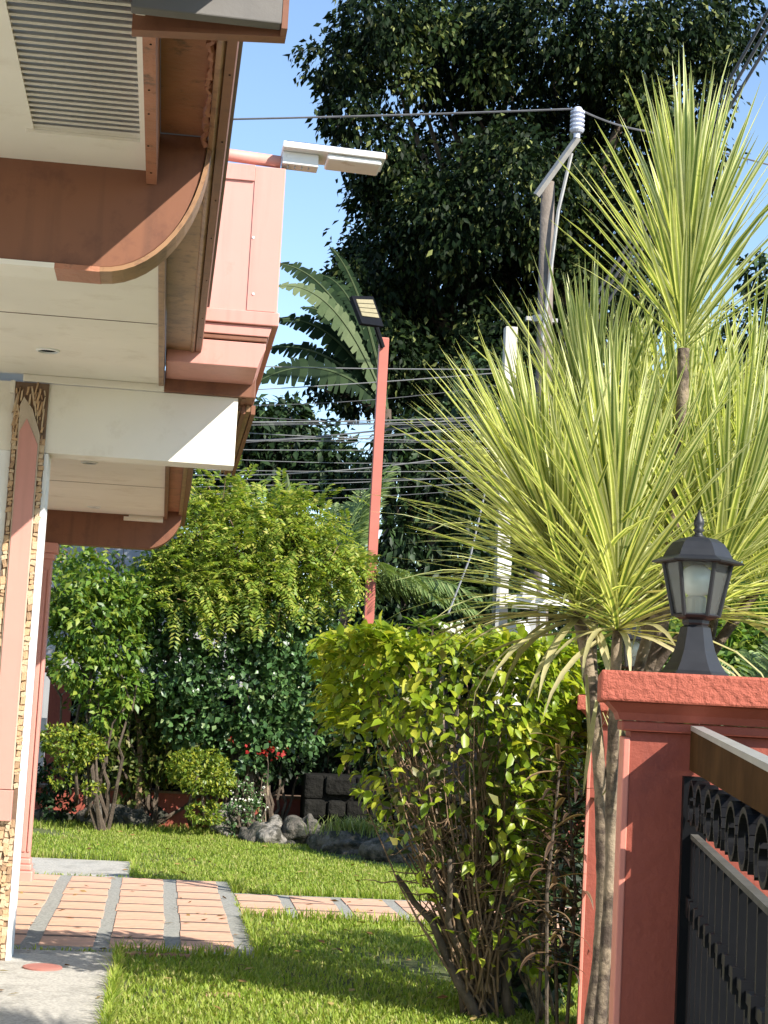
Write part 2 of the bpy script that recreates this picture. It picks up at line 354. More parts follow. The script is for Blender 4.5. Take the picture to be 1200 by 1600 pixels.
# grass
def on_path(x, y):
    b = np.zeros(len(x), bool)
    for x0, x1, y0, y1 in PADS: b |= (x > x0 + .0) & (x < x1 - .02) & (y > y0 + .02) & (y < y1 - .02)
    return b
def blades(n, xs, ys, hs, wd, lean=.6):
    h = rng.uniform(*hs, n); a = rng.uniform(0, 2 * np.pi, n); l = rng.uniform(.15, lean, n) * h
    d = np.stack([np.cos(a), np.sin(a), np.zeros(n)], 1); s = np.stack([-np.sin(a), np.cos(a), np.zeros(n)], 1)
    p = np.stack([xs, ys, np.full(n, -.003)], 1); w_ = (wd * rng.uniform(.7, 1.3, n))[:, None]
    up = np.array([0, 0, 1.])
    m = p + up * (h * .6)[:, None] + d * (l * .4)[:, None]; t = p + up * (h * rng.uniform(.75, 1, n))[:, None] + d * l[:, None]
    V = np.stack([p - s * w_ / 2, p + s * w_ / 2, m - s * w_ * .45, m + s * w_ * .45, t], 1).reshape(-1, 3)
    i = np.arange(n)[:, None] * 5
    T = np.concatenate([i + [0, 1, 3], i + [0, 3, 2], i + [2, 3, 4]], 0)
    return V, T
n = 210000
u = rng.random(n); y = 7.6 + (20.9 - 7.6) * u ** 1.35
x = -1.7 + rng.random(n) * 4.6
# keep what the camera's wedge (with room to step aside) can see
k = (x > -.21 * y * .62 - .9) & (x < .27 * y + .5) & ~on_path(x, y)
patch = np.sin(x * 2.1 + y * .7) + np.sin(x * .9 - y * 1.7 + 2) + .8 * np.sin(x * 5.3 + y * 3.1) + rng.normal(0, .7, n)
k &= patch > -1.35
x, y = x[k], y[k]
V, T = blades(len(x), x, y, (.022, .055), .0085, 1.0)
gr = np_obj('grass', V, T, M['grass'], kind='stuff')
# longer fringe along pads and rocks
ex, ey = [], []
for x0, x1, y0, y1, nn in ((.70, .74, 10.8, 12.7, 500), (.7, 3.0, 12.62, 12.74, 1100), (.7, 3.0, 14.26, 14.36, 800), (-.16, -.12, 8.0, 10.76, 700), (-.12, .7, 10.66, 10.76, 300), (-1.4, 2.9, 20.2, 20.9, 3500), (-.15, -.1, 15.2, 16.6, 250), (-1.3, -.1, 16.6, 16.7, 500), (.7, .76, 14.3, 15.2, 300)):
    ex.append(rng.uniform(x0, x1, nn)); ey.append(rng.uniform(y0, y1, nn))
ex = np.concatenate(ex); ey = np.concatenate(ey)
V, T = blades(len(ex), ex, ey, (.05, .13), .008, .9)
np_obj('long_grass', V, T, M['grass'], kind='stuff')

n = 260; fx = rng.uniform(-1.3, 2.8, n); fy = 8 + 12 * rng.random(n) ** 1.2; fz = np.where(on_path(fx, fy), .022, .03 + .02 * rng.random(n))
a = rng.uniform(0, 6.28, n); L_ = rng.uniform(.04, .09, n)[:, None]; ax_ = np.stack([np.cos(a), np.sin(a), rng.normal(0, .15, n)], 1); sd_ = np.stack([-np.sin(a), np.cos(a), rng.normal(0, .2, n)], 1)
p_ = np.stack([fx, fy, fz], 1); V = np.stack([p_ - ax_ * L_ / 2, p_ + sd_ * L_ * .22, p_ + ax_ * L_ / 2, p_ - sd_ * L_ * .22 + [0, 0, .006]], 1).reshape(-1, 3)
np_obj('fallen_leaves', V, np.arange(n)[:, None] * 4 + [[0, 1, 2, 3]], leafmat('dry_leaf', [(0, (.12, .06, .025)), (.5, (.28, .16, .06)), (1, (.42, .32, .12))], .1, .7, .1), kind='stuff')

# ------------------------------------------------------------------ house
YB, YW, YD = 6.05, 10.3, 14.5
house = thing('house', 'pink and cream house with deep eaves, louvred vent and stone clad column at the left', 'house', (-1.0, 10.0, 0))
def hp(name, mb, mat, **k): return mb.build(name, M[mat] if isinstance(mat, str) else mat, house, **k)
SZ = 3.41            # near soffit
# soffit with the vent opening (x -.545..-.195, y 4.0..5.69)
VX0, VX1, VY0, VY1 = -.545, -.19, 3.95, 5.70
mb = MB()
mb.box(-3.0, VX0, 3.0, YB, SZ, SZ + .02); mb.box(VX0, VX1, 3.0, VY0, SZ, SZ + .02); mb.box(VX0, VX1, VY1, YB, SZ, SZ + .02); mb.box(VX1, -.155, 3.0, YB, SZ, SZ + .02)
mb.box(-3.0, -.135, YB + .16, YW, SZ, SZ + .02)
hp('soffit', mb, 'cream')
vent = hp('vent_grille', MB().box(VX0 - .025, VX1 + .022, VY1, VY1 + .03, SZ - .012, SZ - .001).box(VX1 - .002, VX1 + .024, VY0, VY1, SZ - .012, SZ - .001), 'cream')
mb = MB().box(VX0, VX1, VY0, VY1, SZ + .16, SZ + .17)
hp('vent_back', mb, 'dark')
sm = MB(); sm.hexa([(VX0, -.022, .0), (VX1, -.022, .0), (VX1, .006, .022), (VX0, .006, .022), (VX0, -.022, .008), (VX1, -.022, .008), (VX1, .006, .03), (VX0, .006, .03)])
slat_me = sm.mesh('slat', (VX0, 0, 0)); slat_me.materials.append(M['cream'])
for i in range(25):
    yy = VY1 - .02 - i * .0495
    if yy > VY0: inst('slat', slat_me, vent, Matrix.Translation((VX0, yy, SZ - .004)))
def downlight(x, y, z, r=.065):
    mb = MB()
    for i in range(24):
        pass
    mb.lathe([(r, .0), (r, -.006), (r * .82, -.01), (r * .78, .0), (r * .75, .03)], (x, y, z), 28)
    o = hp('downlight', mb, 'white'); b = MB().lathe([(r * .70, -.002), (r * .70, .001)], (x, y, z), 20)
    b.build('lamp_recess', M['dark'], o)
downlight(-.738, 9.50, SZ); downlight(-.56, 11.33, 3.05, .055); downlight(-.63, 14.05, 3.05, .055)
jm = MB()
for yy in (7.35, 8.6): jm.box(-3.0, -.14, yy - .004, yy + .004, SZ - .0022, SZ - .0005)
for xx in (-1.36,): jm.box(xx - .004, xx + .004, YB + .16, YW - .04, SZ - .0022, SZ - .0005)
jm.box(-3.0, -.07, 12.45, 12.458, 3.0478, 3.0495)
hp('joint_strip', jm, 'mortar')
nm = MB()
for k in range(5): nm.lathe([(.0035, 0), (.0035, -.002)], (-.154 + rng.normal(0, .006), 4.75 + k * .29 + rng.normal(0, .03), SZ - .051), 8)
for k in range(8): nm.lathe([(.0035, 0), (.0035, -.002)], (.085, 4.5 + k * .7 + rng.normal(0, .05), SZ + .0995), 8)
hp('nail_head', nm, 'dark')
# battens along the soffit edge
hp('batten', MB().box(-.172, -.135, 4.62, YB - .005, SZ - .05, SZ + .13), 'peel')
hp('batten', MB().box(-.134, -.103, YB + .17, YW - .04, SZ - .015, SZ + .12), 'gutter', bevel=.004)
# gutter: underside, lip, fascia
mb = MB().box(-.134, .036, 4.2, YB, SZ + .145, SZ + .155)
hp('gutter_floor', mb, 'peel')
hp('gutter_floor', MB().box(-.102, .036, YB + .005, YW - .045, SZ + .105, SZ + .115), 'gutter')
pl = MB(); r_ = np.random.default_rng(3)
pr = []
for i in range(60):
    yy = 4.7 + i * (YB - 4.7) / 59; pr.append((.026 + r_.normal(0, .004), yy, SZ + .122 + r_.normal(0, .006)))
pl.tube(pr, [abs(r_.normal(.008, .003)) + .003 for _ in pr], 5)
hp('flaking_paint', pl, 'peel')
hp('gutter_lip', MB().prism_y([(.036, SZ + .10), (.054, SZ + .092), (.066, SZ + .11), (.066, SZ + .30), (.036, SZ + .30)], 4.2, YW - .04), 'gutter', bevel=.004)
hp('fascia_board', MB().prism_y([(.067, SZ + .10), (.098, SZ + .10), (.104, SZ + .13), (.104, SZ + .38), (.067, SZ + .38)], 4.0, YW - .04), 'brown')
hp('roof', MB().prism_y([(.13, SZ + .37), (.13, SZ + .40), (-3.4, SZ + 1.5), (-3.4, SZ + 1.45)], 3.0, YW - .05), 'roof')
# near cross board at the top of the picture
q = [P(212, 11, 4.45), P(447, 38, 4.55)]
bz0, bz1 = q[0][2], q[1][2]
mb = MB().hexa([(-.20, 4.45, bz0), (.205, 4.55, bz1), (.205, 4.60, bz1), (-.20, 4.50, bz0), (-.20, 4.45, bz0 + .2), (.205, 4.55, bz1 + .2), (.205, 4.60, bz1 + .2), (-.20, 4.50, bz0 + .2)])
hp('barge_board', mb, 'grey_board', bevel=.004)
mb = MB().hexa([(-.20, 4.60, bz0 - .004), (.222, 4.61, bz1 - .012), (.222, 4.66, bz1 - .012), (-.20, 4.65, bz0 - .004), (-.20, 4.60, bz0 + .2), (.222, 4.61, bz1 + .2), (.222, 4.66, bz1 + .2), (-.20, 4.65, bz0 + .2)])
mb.box(.2055, .222, 4.55, 4.61, bz1 - .012, bz1 + .2)
hp('barge_trim', mb, 'brown')
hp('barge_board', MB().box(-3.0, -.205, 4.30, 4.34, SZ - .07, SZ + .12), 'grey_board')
# bracket beams with a quarter-round outer end
def bracket(x_left, x_flat, z0, x_end, z_end, y0, y1):
    pts = [(x_left, z_end), (x_left, z0), (x_flat, z0)]
    for i in range(1, 15):
        a = i / 14 * math.pi / 2
        pts.append((x_flat + (x_end - x_flat) * math.sin(a) ** 1.0, z0 + (z_end - z0) * (1 - math.cos(a))))
    return MB().prism_y(pts, y0, y1)
hp('bracket_beam', bracket(-3.0, -.315, 3.045, .034, 3.552, YB, YB + .155), 'brown', bevel=.004)
# thin capping strip under the near beam, pale at the left where the paint differs
hp('beam_capping', MB().box(-3.0, -.47, YB - .012, YB + .175, 3.026, 3.0445), 'cream')
hp('beam_capping', MB().box(-.47, -.312, YB - .012, YB + .175, 3.026, 3.0445), 'peel')
pts_o, pts_i = [], []
for i in range(0, 15):
    a = i / 14 * math.pi / 2
    xx = -.312 + (.036 + .312) * math.sin(a); zz = 3.0445 + (3.552 - 3.0445) * (1 - math.cos(a))
    nx, nz = math.sin(a) , -math.cos(a)
    pts_i.append((xx + nx * .001, zz + nz * .001)); pts_o.append((xx + nx * .017, zz + nz * .017))
hp('beam_capping', MB().prism_y(pts_o + pts_i[::-1], YB - .012, YB + .175), 'gutter')
hp('bracket_beam', bracket(-1.5, -.22, 2.775, .083, 3.11, YD, YD + .16), 'brown', bevel=.004)
# white bay beam and the bay's cornice and parapet
hp('bay_beam', MB().box(-3.0, .345, YW, YW + .22, 2.95, SZ - .045), 'cream', bevel=.004)
hp('bay_moulding', MB().box(-.93, -.10, YW - .03, YW - .001, SZ - .045, SZ - .001), 'cream', bevel=.004)
hp('bay_moulding', MB().box(-1.0, -.972, YW - .035, YW - .001, SZ - .12, SZ - .046), 'cream')
def clayer(name, x0, x1, y0, y1, z0, z1, mat): hp(name, MB().box(x0, x1, y0, y1, z0, z1), mat, bevel=.006)
clayer('cornice_band', -.10, .445, YW - .03, YW + 3.2, SZ - .044, 3.545, 'brown')
YQ = YW - .52; KQ = (YQ - .05) / (YW - .05)
def qs(m_):
    m_.v = [(x_ * KQ, y_, 1.55 + (z_ - 1.55) * KQ) for x_, y_, z_ in m_.v]; return m_
def qlayer(name, x0, x1, y0, y1, z0, z1, mat): hp(name, qs(MB().box(x0, x1, y0, y1, z0, z1)), mat, bevel=.006)
def q_z(v): return 1.55 + (v - 1.55) * KQ
mb = qs(MB().prism_y([(-.1, 3.546), (.445, 3.546), (.462, 3.60), (.488, 3.66), (.488, 3.70), (-.1, 3.70)], YQ - .05, YQ + 3.2)); hp('cornice_cove', mb, 'pink', bevel=.005)
qlayer('cornice_step', -.1, .492, YQ - .06, YQ + 3.2, 3.705, 3.735, 'brown')
mb = qs(MB().prism_y([(-.1, 3.736), (.50, 3.736), (.52, 3.80), (-.1, 3.80)], YQ - .07, YQ + 3.2)); hp('cornice_cove', mb, 'pink', bevel=.005)
qlayer('cornice_ledge', -.1, .556, YQ - .09, YQ + 3.2, 3.802, 3.885, 'pink')
hp('parapet', qs(MB().box(-.1, .545, YQ - .03, YQ + 3.2, 3.886, 4.80)), 'pink', bevel=.006)
hp('parapet_panel', qs(MB().box(.36, .530, YQ - .036, YQ - .0305, 3.90, 4.79)), 'pink')
hp('parapet_band', qs(MB().box(.10, .358, YQ - .045, YQ - .0305, 4.70, 4.80)), 'pink', bevel=.003)
sc_ = MB()
for px, py in ((396, 371), (396, 459), (409, 500), (386, 274)):
    p = P(px, py, YQ - .04); sc_.lathe([(.007, 0), (.007, .004)], (0, 0, 0), 8)
    for i in range(len(sc_.v) - 16, len(sc_.v)):
        x_, y_, z_ = sc_.v[i]; sc_.v[i] = (p[0] + x_, YQ - .037 - z_, p[2] + y_)
hp('screw_cap', sc_, 'white')
hp('bay_gutter', MB().prism_y([(.365, SZ - .05), (.39, SZ - .05), (.39, SZ - .0445), (.365, SZ - .0445)], YW, YW + 3.2), 'brown')
for x0, x1, mt in ((.350, .372, 'gutter'), (.376, .402, 'brown'), (.406, .432, 'gutter'), (.436, .462, 'brown')):
    hp('bay_fascia', MB().box(x0, x1, YW + .23, YW + 3.2, SZ - .10 if mt == 'brown' else SZ - .085, SZ - .045), mt)
hp('bay_roof_slab', MB().box(-3.0, .40, YW + .22, YW + 3.2, SZ - .044 + .001, 3.54), 'cream')
# far soffit, batten, gutter
hp('soffit', MB().box(-3.0, -.068, YW + .22, YD + 1.0, 3.05, 3.07), 'cream')
hp('batten', MB().box(-.067, -.040, YW + .6, YD - .003, 3.03, 3.2), 'brown')
hp('gutter_floor', MB().box(-.039, .05, YW + .6, YD - .003, 3.10, 3.11), 'peel')
hp('gutter_lip', MB().box(.05, .082, YW + .6, YD + 1, 3.075, 3.28), 'gutter', bevel=.004)
hp('fascia_board', MB().box(.083, .115, YW + .6, YD + 1, 3.08, 3.33), 'brown')
hp('roof', MB().prism_y([(.14, 3.32), (.14, 3.35), (-3.4, 4.4), (-3.4, 4.36)], YW + .3, YD + 1.2), 'roof')
hp('trim_block', MB().box(-.40, -.075, YD - .06, YD - .002, 3.0, 3.03).box(-.36, -.075, YD - .05, YD - .002, 3.031, 3.0495), 'cream')
# walls
hp('wall', MB().box(-3.0, -.955, YW + .0, YW + .22, 0, 2.949), 'white')
hp('wall', MB().box(-3.2, -3.0, 1.0, YD + 1.0, 0, 3.6), 'white')
hp('wall', MB().box(-3.0, -1.2, YD + .17, YD + .35, 0, 3.049), 'white')
# stone clad column with a pointed pink panel let into it
CX0, CX1, CY = -.97, -.746, YW - .01
col = hp('stone_column', MB().box(CX0, -.775, CY - .012, CY + .25, 0, 3.36), 'mortar')
MB().box(-.7745, -.750, CY + .004, CY + .25, 0, 2.945).build('corner_bead', M['white'], col)
MB().prism_y([(-.926, .98), (-.815, .98), (-.815, 2.99), (-.888, 3.14), (-.926, 3.06)], CY - .035, CY - .0125).build('pink_panel', M['pink'], col)
MB().box(-.975, -.80, CY - .06, CY - .0125, .80, .975).build('panel_ledge', M['pink'], col, bevel=.004)
MB().prism_y([(-.8145, .98), (-.806, .98), (-.806, 3.05), (-.86, 3.20), (-.915, 3.27), (-.934, 3.22), (-.934, .98), (-.9265, .98), (-.9265, 3.06), (-.888, 3.1405), (-.8145, 2.992)], CY - .028, CY - .0125).build('panel_surround', M['plaster'], col)
def stone_mesh(wd, ht, seed):
    r = np.random.default_rng(seed); c = []
    for sx, sz in ((-1, -1), (1, -1), (1, 1), (-1, 1)): c.append((sx * wd / 2 * r.uniform(.8, 1.05), sz * ht / 2 * r.uniform(.7, 1.05)))
    d = r.uniform(.008, .02); V = [(x, .0, z) for x, z in c] + [(x * r.uniform(.75, .95), -d * r.uniform(.8, 1.1), z * r.uniform(.7, .95)) for x, z in c]
    mb = MB().add(V, [(0, 1, 5, 4), (1, 2, 6, 5), (2, 3, 7, 6), (3, 0, 4, 7), (4, 5, 6, 7)])
    me = mb.mesh('stone'); me.materials.append(M[('stone_a', 'stone_b', 'stone_c')[[0, 0, 1, 1, 2][seed % 5]]]); return me
sms = [stone_mesh(.026 + .005 * (i * 7 % 4), .020 + .007 * (i * 5 % 7), i) for i in range(24)]
def lay(x, z0, z1):
    z = z0
    while z < z1:
        i = int(rng.integers(24)); h = .020 + .007 * (i * 5 % 7)
        inst('stone', sms[i], col, Matrix.Translation((x + rng.uniform(-.004, .004), CY - .012 + rng.uniform(0, .008), z + h / 2)) @ Matrix.Rotation(rng.uniform(-.3, .3), 4, 'Y')); z += h * rng.uniform(.72, .92)
lay(-.952, .98, 3.2); lay(-.790, .98, 3.0)
for xx in (-.955, -.92, -.885, -.85, -.815, -.793): lay(xx, .02, .79)
def lay_top():
    x = -.962
    while x < -.782:
        z = 2.98 + rng.uniform(0, .05)
        while z < 3.345:
            h = rng.uniform(.04, .09); zm = z + h / 2
            lim = np.interp(x, [-.94, -.93, -.915, -.86, -.806, -.80], [2.9, 3.22, 3.275, 3.21, 3.06, 2.9])
            if zm > lim + .015 and z + h < 3.36:
                m_ = sms[int(rng.integers(24))]; sx = .0125 / .034
                inst('stone', m_, col, Matrix.Translation((x, CY - .012, zm)) @ Matrix.Rotation(rng.uniform(-.25, .25), 4, 'Y') @ Matrix.Diagonal((sx * rng.uniform(.7, 1.1), 1.1, h / .036, 1)))
            z += h * .95
        x += .0165
lay_top()
# far fluted column with base and capital
fc = hp('fluted_column', MB().box(-1.17, -.963, YD + .0, YD + .165, .2, 2.72), 'pink', bevel=.006)
for x0 in (-1.14, -1.085, -1.03): MB().box(x0, x0 + .032, YD - .012, YD - .0005, .25, 2.55).build('flute', M['pink'], fc, bevel=.003)
MB().box(-.985, -.963, YD - .012, YD - .0005, .25, 2.55).build('flute', M['pink'], fc, bevel=.003)
MB().box(-1.21, -.925, YD - .05, YD + .2, .0, .10).box(-1.195, -.94, YD - .03, YD + .18, .1005, .15).box(-1.183, -.95, YD - .018, YD + .17, .1505, .198).build('column_base', M['pink'], fc, bevel=.012)
MB().box(-1.19, -.945, YD - .03, YD + .18, 2.64, 2.69).box(-1.2, -.92, YD - .045, YD + .19, 2.6905, 2.774).build('capital', M['pink'], fc, bevel=.008)

# solar street lamp on a pink arm above the bay
q0 = P(445, 248, YQ); q1 = P(600, 240, YQ)
sl_t = thing('solar_lamp', 'white solar street lamp on a pink arm sticking out above the pink parapet', 'street lamp', (q0[0], YQ + .02, q0[2]))
za = q0[2] - .012; ya = YQ + .02
MB().tube([(-.2, ya, za + .03), (q0[0] - .02, ya, za - .005)], .036, 14).build('arm', M['pink'], sl_t, smooth=True)
L0, L1 = q0[0] - .02, q1[0]
hz = lambda x: za + .048 - (x - L0) * .03
def tilted(x0, x1, y0, y1, d0, d1):
    return MB().hexa([(x0, y0, hz(x0) + d0), (x1, y0, hz(x1) + d0), (x1, y1, hz(x1) + d0), (x0, y1, hz(x0) + d0), (x0, y0, hz(x0) + d1), (x1, y0, hz(x1) + d1), (x1, y1, hz(x1) + d1), (x0, y1, hz(x0) + d1)])
tilted(L0, L1, ya - .13, ya + .13, .0, .038).build('body', M['white_metal'], sl_t, bevel=.006)
tilted(L0 + .02, L1 - .02, ya - .115, ya + .115, .0382, .044).build('solar_panel', M['solar'], sl_t)
tilted(L0 + .005, L0 + .215, ya - .06, ya + .06, -.075, -.001).build('arm_clamp', M['white_metal'], sl_t, bevel=.005)
tilted(L0 + .26, L1 - .02, ya - .11, ya + .11, -.034, -.001).build('lamp_housing', M['white_metal'], sl_t, bevel=.012)
mb = MB()
for i in range(4): mb.tube([(L0 + .04 + i * .04, ya - .03, hz(L0 + .05) - .076), (L0 + .04 + i * .04, ya - .03, hz(L0 + .05) - .092)], .005, 6)
mb.build('bolt', M['steel'], sl_t)
mb = MB(); c = P(603, 225, YW); mb.lathe([(.008, -.02), (.022, -.012), (.024, .01), (.012, .022)], (L1 + .0, ya, hz(L1) + .055), 12); mb.build('sensor', M['bronze'], sl_t, smooth=True)

# ------------------------------------------------------------------ gate pillars, lanterns, gate
PROT = -math.radians(13.5)
def pcentre(x, y, wd):
    c_, s_ = math.cos(PROT), math.sin(PROT); return x + c_ * wd / 2 - s_ * wd / 2, y + s_ * wd / 2 + c_ * wd / 2
def pillar(x, y, wd, label):
    t = thing('gate_pillar', label, 'pillar', (x, y, 0), 'red gate pillars with lanterns'); t.rotation_euler.z = PROT
    MB().box(x, x + wd, y, y + wd, 0, 1.53).build('shaft', M['red_smooth'], t)
    MB().box(x - .016, x + .0, y - .003, y + wd, 0, 1.515).build('left_face_strip', M['salmon'], t, bevel=.003)  # left face in a paler tone than the shaft
    MB().box(x - .022, x + wd + .022, y - .022, y + wd + .022, 1.531, 1.556).build('necking', M['red_smooth'], t, bevel=.005)
    mb = MB(); prof = [(.028, 1.557), (.034, 1.575), (.05, 1.592), (.058, 1.6)]
    b = []
    for o_, z in prof: b.append([(x - o_, y - o_, z), (x + wd + o_, y - o_, z), (x + wd + o_, y + wd + o_, z), (x - o_, y + wd + o_, z)])
    V = [p for r in b for p in r]; Fs = [(3, 2, 1, 0)] + [(i * 4 + j, i * 4 + (j + 1) % 4, i * 4 + 4 + (j + 1) % 4, i * 4 + 4 + j) for i in range(3) for j in range(4)] + [(12, 13, 14, 15)]
    mb.add(V, Fs); mb.build('cove', M['red_smooth'], t)
    MB().box(x - .078, x + wd + .078, y - .078, y + wd + .078, 1.601, 1.675).build('cap', M['red'], t, bevel=.006)
    return t
PX, PY, PW = 1.146, 4.15, .38
pillar(PX, PY, PW, 'near red stucco gate pillar with a moulded cap and a lantern on it')
pillar(2.125, 8.4, .38, 'farther red pillar half hidden behind the pale trunks of the strap leaf plant')
def lantern(c, label):
    x, y, z = c
    t = thing('lantern', label, 'lantern', c, 'black lanterns on the gate pillars')
    ro = math.radians(-18)
    MB().lathe([(.088, 0), (.088, .008), (.080, .014), (.066, .035), (.052, .065), (.043, .10), (.038, .125), (.03, .13)], c, 6, ro).build('pedestal', M['lamp_black'], t)
    MB().lathe([(.03, .13), (.034, .136), (.034, .144), (.052, .150), (.056, .156)], c, 6, ro).build('neck', M['lamp_black'], t)
    r0, r1, z0, z1 = .057, .086, .156, .288
    for k in range(6):
        a0, a1 = ro + k * math.pi / 3, ro + (k + 1) * math.pi / 3
        e = .09
        def pt(a, r, zz): return (x + r * math.cos(a), y + r * math.sin(a), z + zz)
        p = [np.array(pt(a0, r0 - .003, z0)), np.array(pt(a1, r0 - .003, z0)), np.array(pt(a1, r1 - .003, z1)), np.array(pt(a0, r1 - .003, z1))]
        am = (a0 + a1) / 2; nv = np.array([math.cos(am), math.sin(am), 0]) * .002
        mb = MB().hexa([*(p_ for p_ in (p[0], p[1], p[1] - nv, p[0] - nv)), *(p_ for p_ in (p[3], p[2], p[2] - nv, p[3] - nv))]); mb.build('glass_pane', M['glass'], t)
        MB().tube([pt(a0, r0, z0 - .002), pt(a0, r1, z1 + .002)], .0058, 6).tube([pt(a0, r0, z0), pt(a1, r0, z0)], .004, 5).build('frame_bar', M['lamp_black'], t)
    MB().lathe([(.05, .157), (.05, .16)], c, 6, ro).build('floor_plate', M['lamp_black'], t)
    MB().lathe([(.024, .16), (.026, .20), (.022, .205)], c, 16).build('socket', M['steel'], t)
    MB().lathe([(.018, .205), (.032, .215), (.040, .235), (.041, .255), (.034, .275), (.016, .286)], c, 20).build('bulb', M['bulb'], t, smooth=True)
    MB().lathe([(.088, .287), (.116, .289), (.118, .293), (.100, .300), (.088, .306), (.080, .322), (.066, .342), (.046, .354), (.02, .358)], c, 6, ro).build('roof', M['lamp_black'], t)
    MB().lathe([(.02, .358), (.012, .363), (.009, .370), (.016, .376), (.010, .382), (.014, .392), (.013, .402), (.006, .415), (.002, .428)], c, 14).build('finial', M['lamp_black'], t, smooth=True)
    return t
pc1, pc2 = pcentre(PX, PY, PW), pcentre(2.125, 8.4, .38)
l1 = lantern((1.345, pc1[1], 1.676), 'near black hexagonal lantern with clear panes and a white bulb on the front pillar')
copy_tree(l1, (pc2[0] - 1.345, pc2[1] - pc1[1], 0), 'farther black lantern half hidden behind the dracaena trunks')

# gate leaf, opened towards the camera
gd = _nrm(np.array([math.sin(PROT), -math.cos(PROT), 0])); gn = np.array([-gd[1], gd[0], 0]) * -1
H0 = np.array([1.296, 4.105, 0])
gate = thing('iron_gate', 'open black iron gate with a bronze top band hinged on the near pillar', 'gate', H0)
def gb(s0, s1, n0, n1, z0, z1, z0b=None, z1b=None):
    z0b = z0 if z0b is None else z0b; z1b = z1 if z1b is None else z1b
    def q(s, n_, z): return tuple(H0 + gd * s + gn * n_ + np.array([0, 0, z]))
    return [q(s0, n0, z0), q(s1, n0, z0b), q(s1, n1, z0b), q(s0, n1, z0), q(s0, n0, z1), q(s1, n0, z1b), q(s1, n1, z1b), q(s0, n1, z1)]
GL = 1.9
mb = MB()
for i in range(10):
    s0, s1 = i * GL / 10, (i + 1) * GL / 10; f = lambda s: .05 * math.sin(s / GL * math.pi) * 0 - .03 * s
    mb.hexa(gb(s0, s1, -.012, .012, 1.445 + f(s0) * .4, 1.54 + f(s0), 1.445 + f(s1) * .4, 1.54 + f(s1)))
mb.build('top_band', M['bronze'], gate)
mb = MB()
for i in range(10):
    s0, s1 = i * GL / 10, (i + 1) * GL / 10; f = lambda s: -.03 * s
    mb.hexa(gb(s0, s1, -.016, .013, 1.5405 + f(s0), 1.552 + f(s0), 1.5405 + f(s1), 1.552 + f(s1)))
mb.build('top_rail', M['steel'], gate)
MB().hexa(gb(.0, .07, -.028, .028, .06, 1.43)).build('stile', M['black'], gate)
MB().hexa(gb(GL - .05, GL, -.025, .025, .06, 1.43)).build('stile', M['black'], gate)
MB().hexa(gb(.071, GL - .051, -.009, .009, 1.285, 1.296)).build('mid_rail', M['rail_grey'], gate)
MB().hexa(gb(.056, GL - .051, -.02, .02, .08, .12)).build('bottom_rail', M['black'], gate)
MB().hexa(gb(.056, GL - .051, -.009, .009, 1.12, 1.138)).build('collar_rail', M['black'], gate)
bar = MB().box(-.008, .008, -.008, .008, 0, 1.162).mesh('bar'); bar.materials.append(M['black'])
col_ = MB().box(-.02, .02, -.016, .016, -.022, .022).mesh('collar'); col_.materials.append(M['black'])
RZ = Matrix.Rotation(math.atan2(gd[1], gd[0]), 4, 'Z')
ss = np.concatenate([[.085, .112, .139], np.arange(.21, GL - .06, .15)])
for s in ss:
    p = H0 + gd * s
    inst('bar', bar, gate, Matrix.Translation((p[0], p[1], .1205)) @ RZ)
    inst('collar', col_, gate, Matrix.Translation((p[0], p[1], 1.13)) @ RZ)
# C scrolls between the mid rail and the band, forged from flat bar
def scroll(sc, flip):
    mb = MB(); N = 26; pts = []
    for i in range(N):
        a = i / (N - 1); th = a * 2 * math.pi * 1.2 - .6
        r = .066 * (1 - .6 * a)
        pts.append((sc + flip * (r * 1.7 * math.cos(th) - .02), 1.366 + r * math.sin(th)))
    for (a, b) in zip(pts[:-1], pts[1:]):
        d = np.array(b) - np.array(a); nn_ = np.array([-d[1], d[0]]); nn_ = nn_ / np.linalg.norm(nn_) * .005
        c4 = [a + nn_ * -1, b + nn_ * -1, b + nn_, a + nn_]
        c4 = [np.array(c) for c in c4]
        V = []
        for n_ in (-.02, .02):
            for c in c4: V.append(tuple(H0 + gd * c[0] + gn * n_ + np.array([0, 0, c[1]])))
        mb.hexa(V)
    return mb
for i, s in enumerate(np.arange(.19, GL - .12, .25)):
    scroll(s, 1 if i % 2 else -1).build('scroll', M['black'], gate)
kp = P(1081, 1248, 4.02)
mb = MB(); mb.tube([tuple(H0 + gd * .0 + gn * -.04 + np.array([0, 0, 1.372])), tuple(H0 + gd * .0 + gn * .02 + np.array([0, 0, 1.372]))], .026, 14); mb.build('hinge', M['black'], gate)

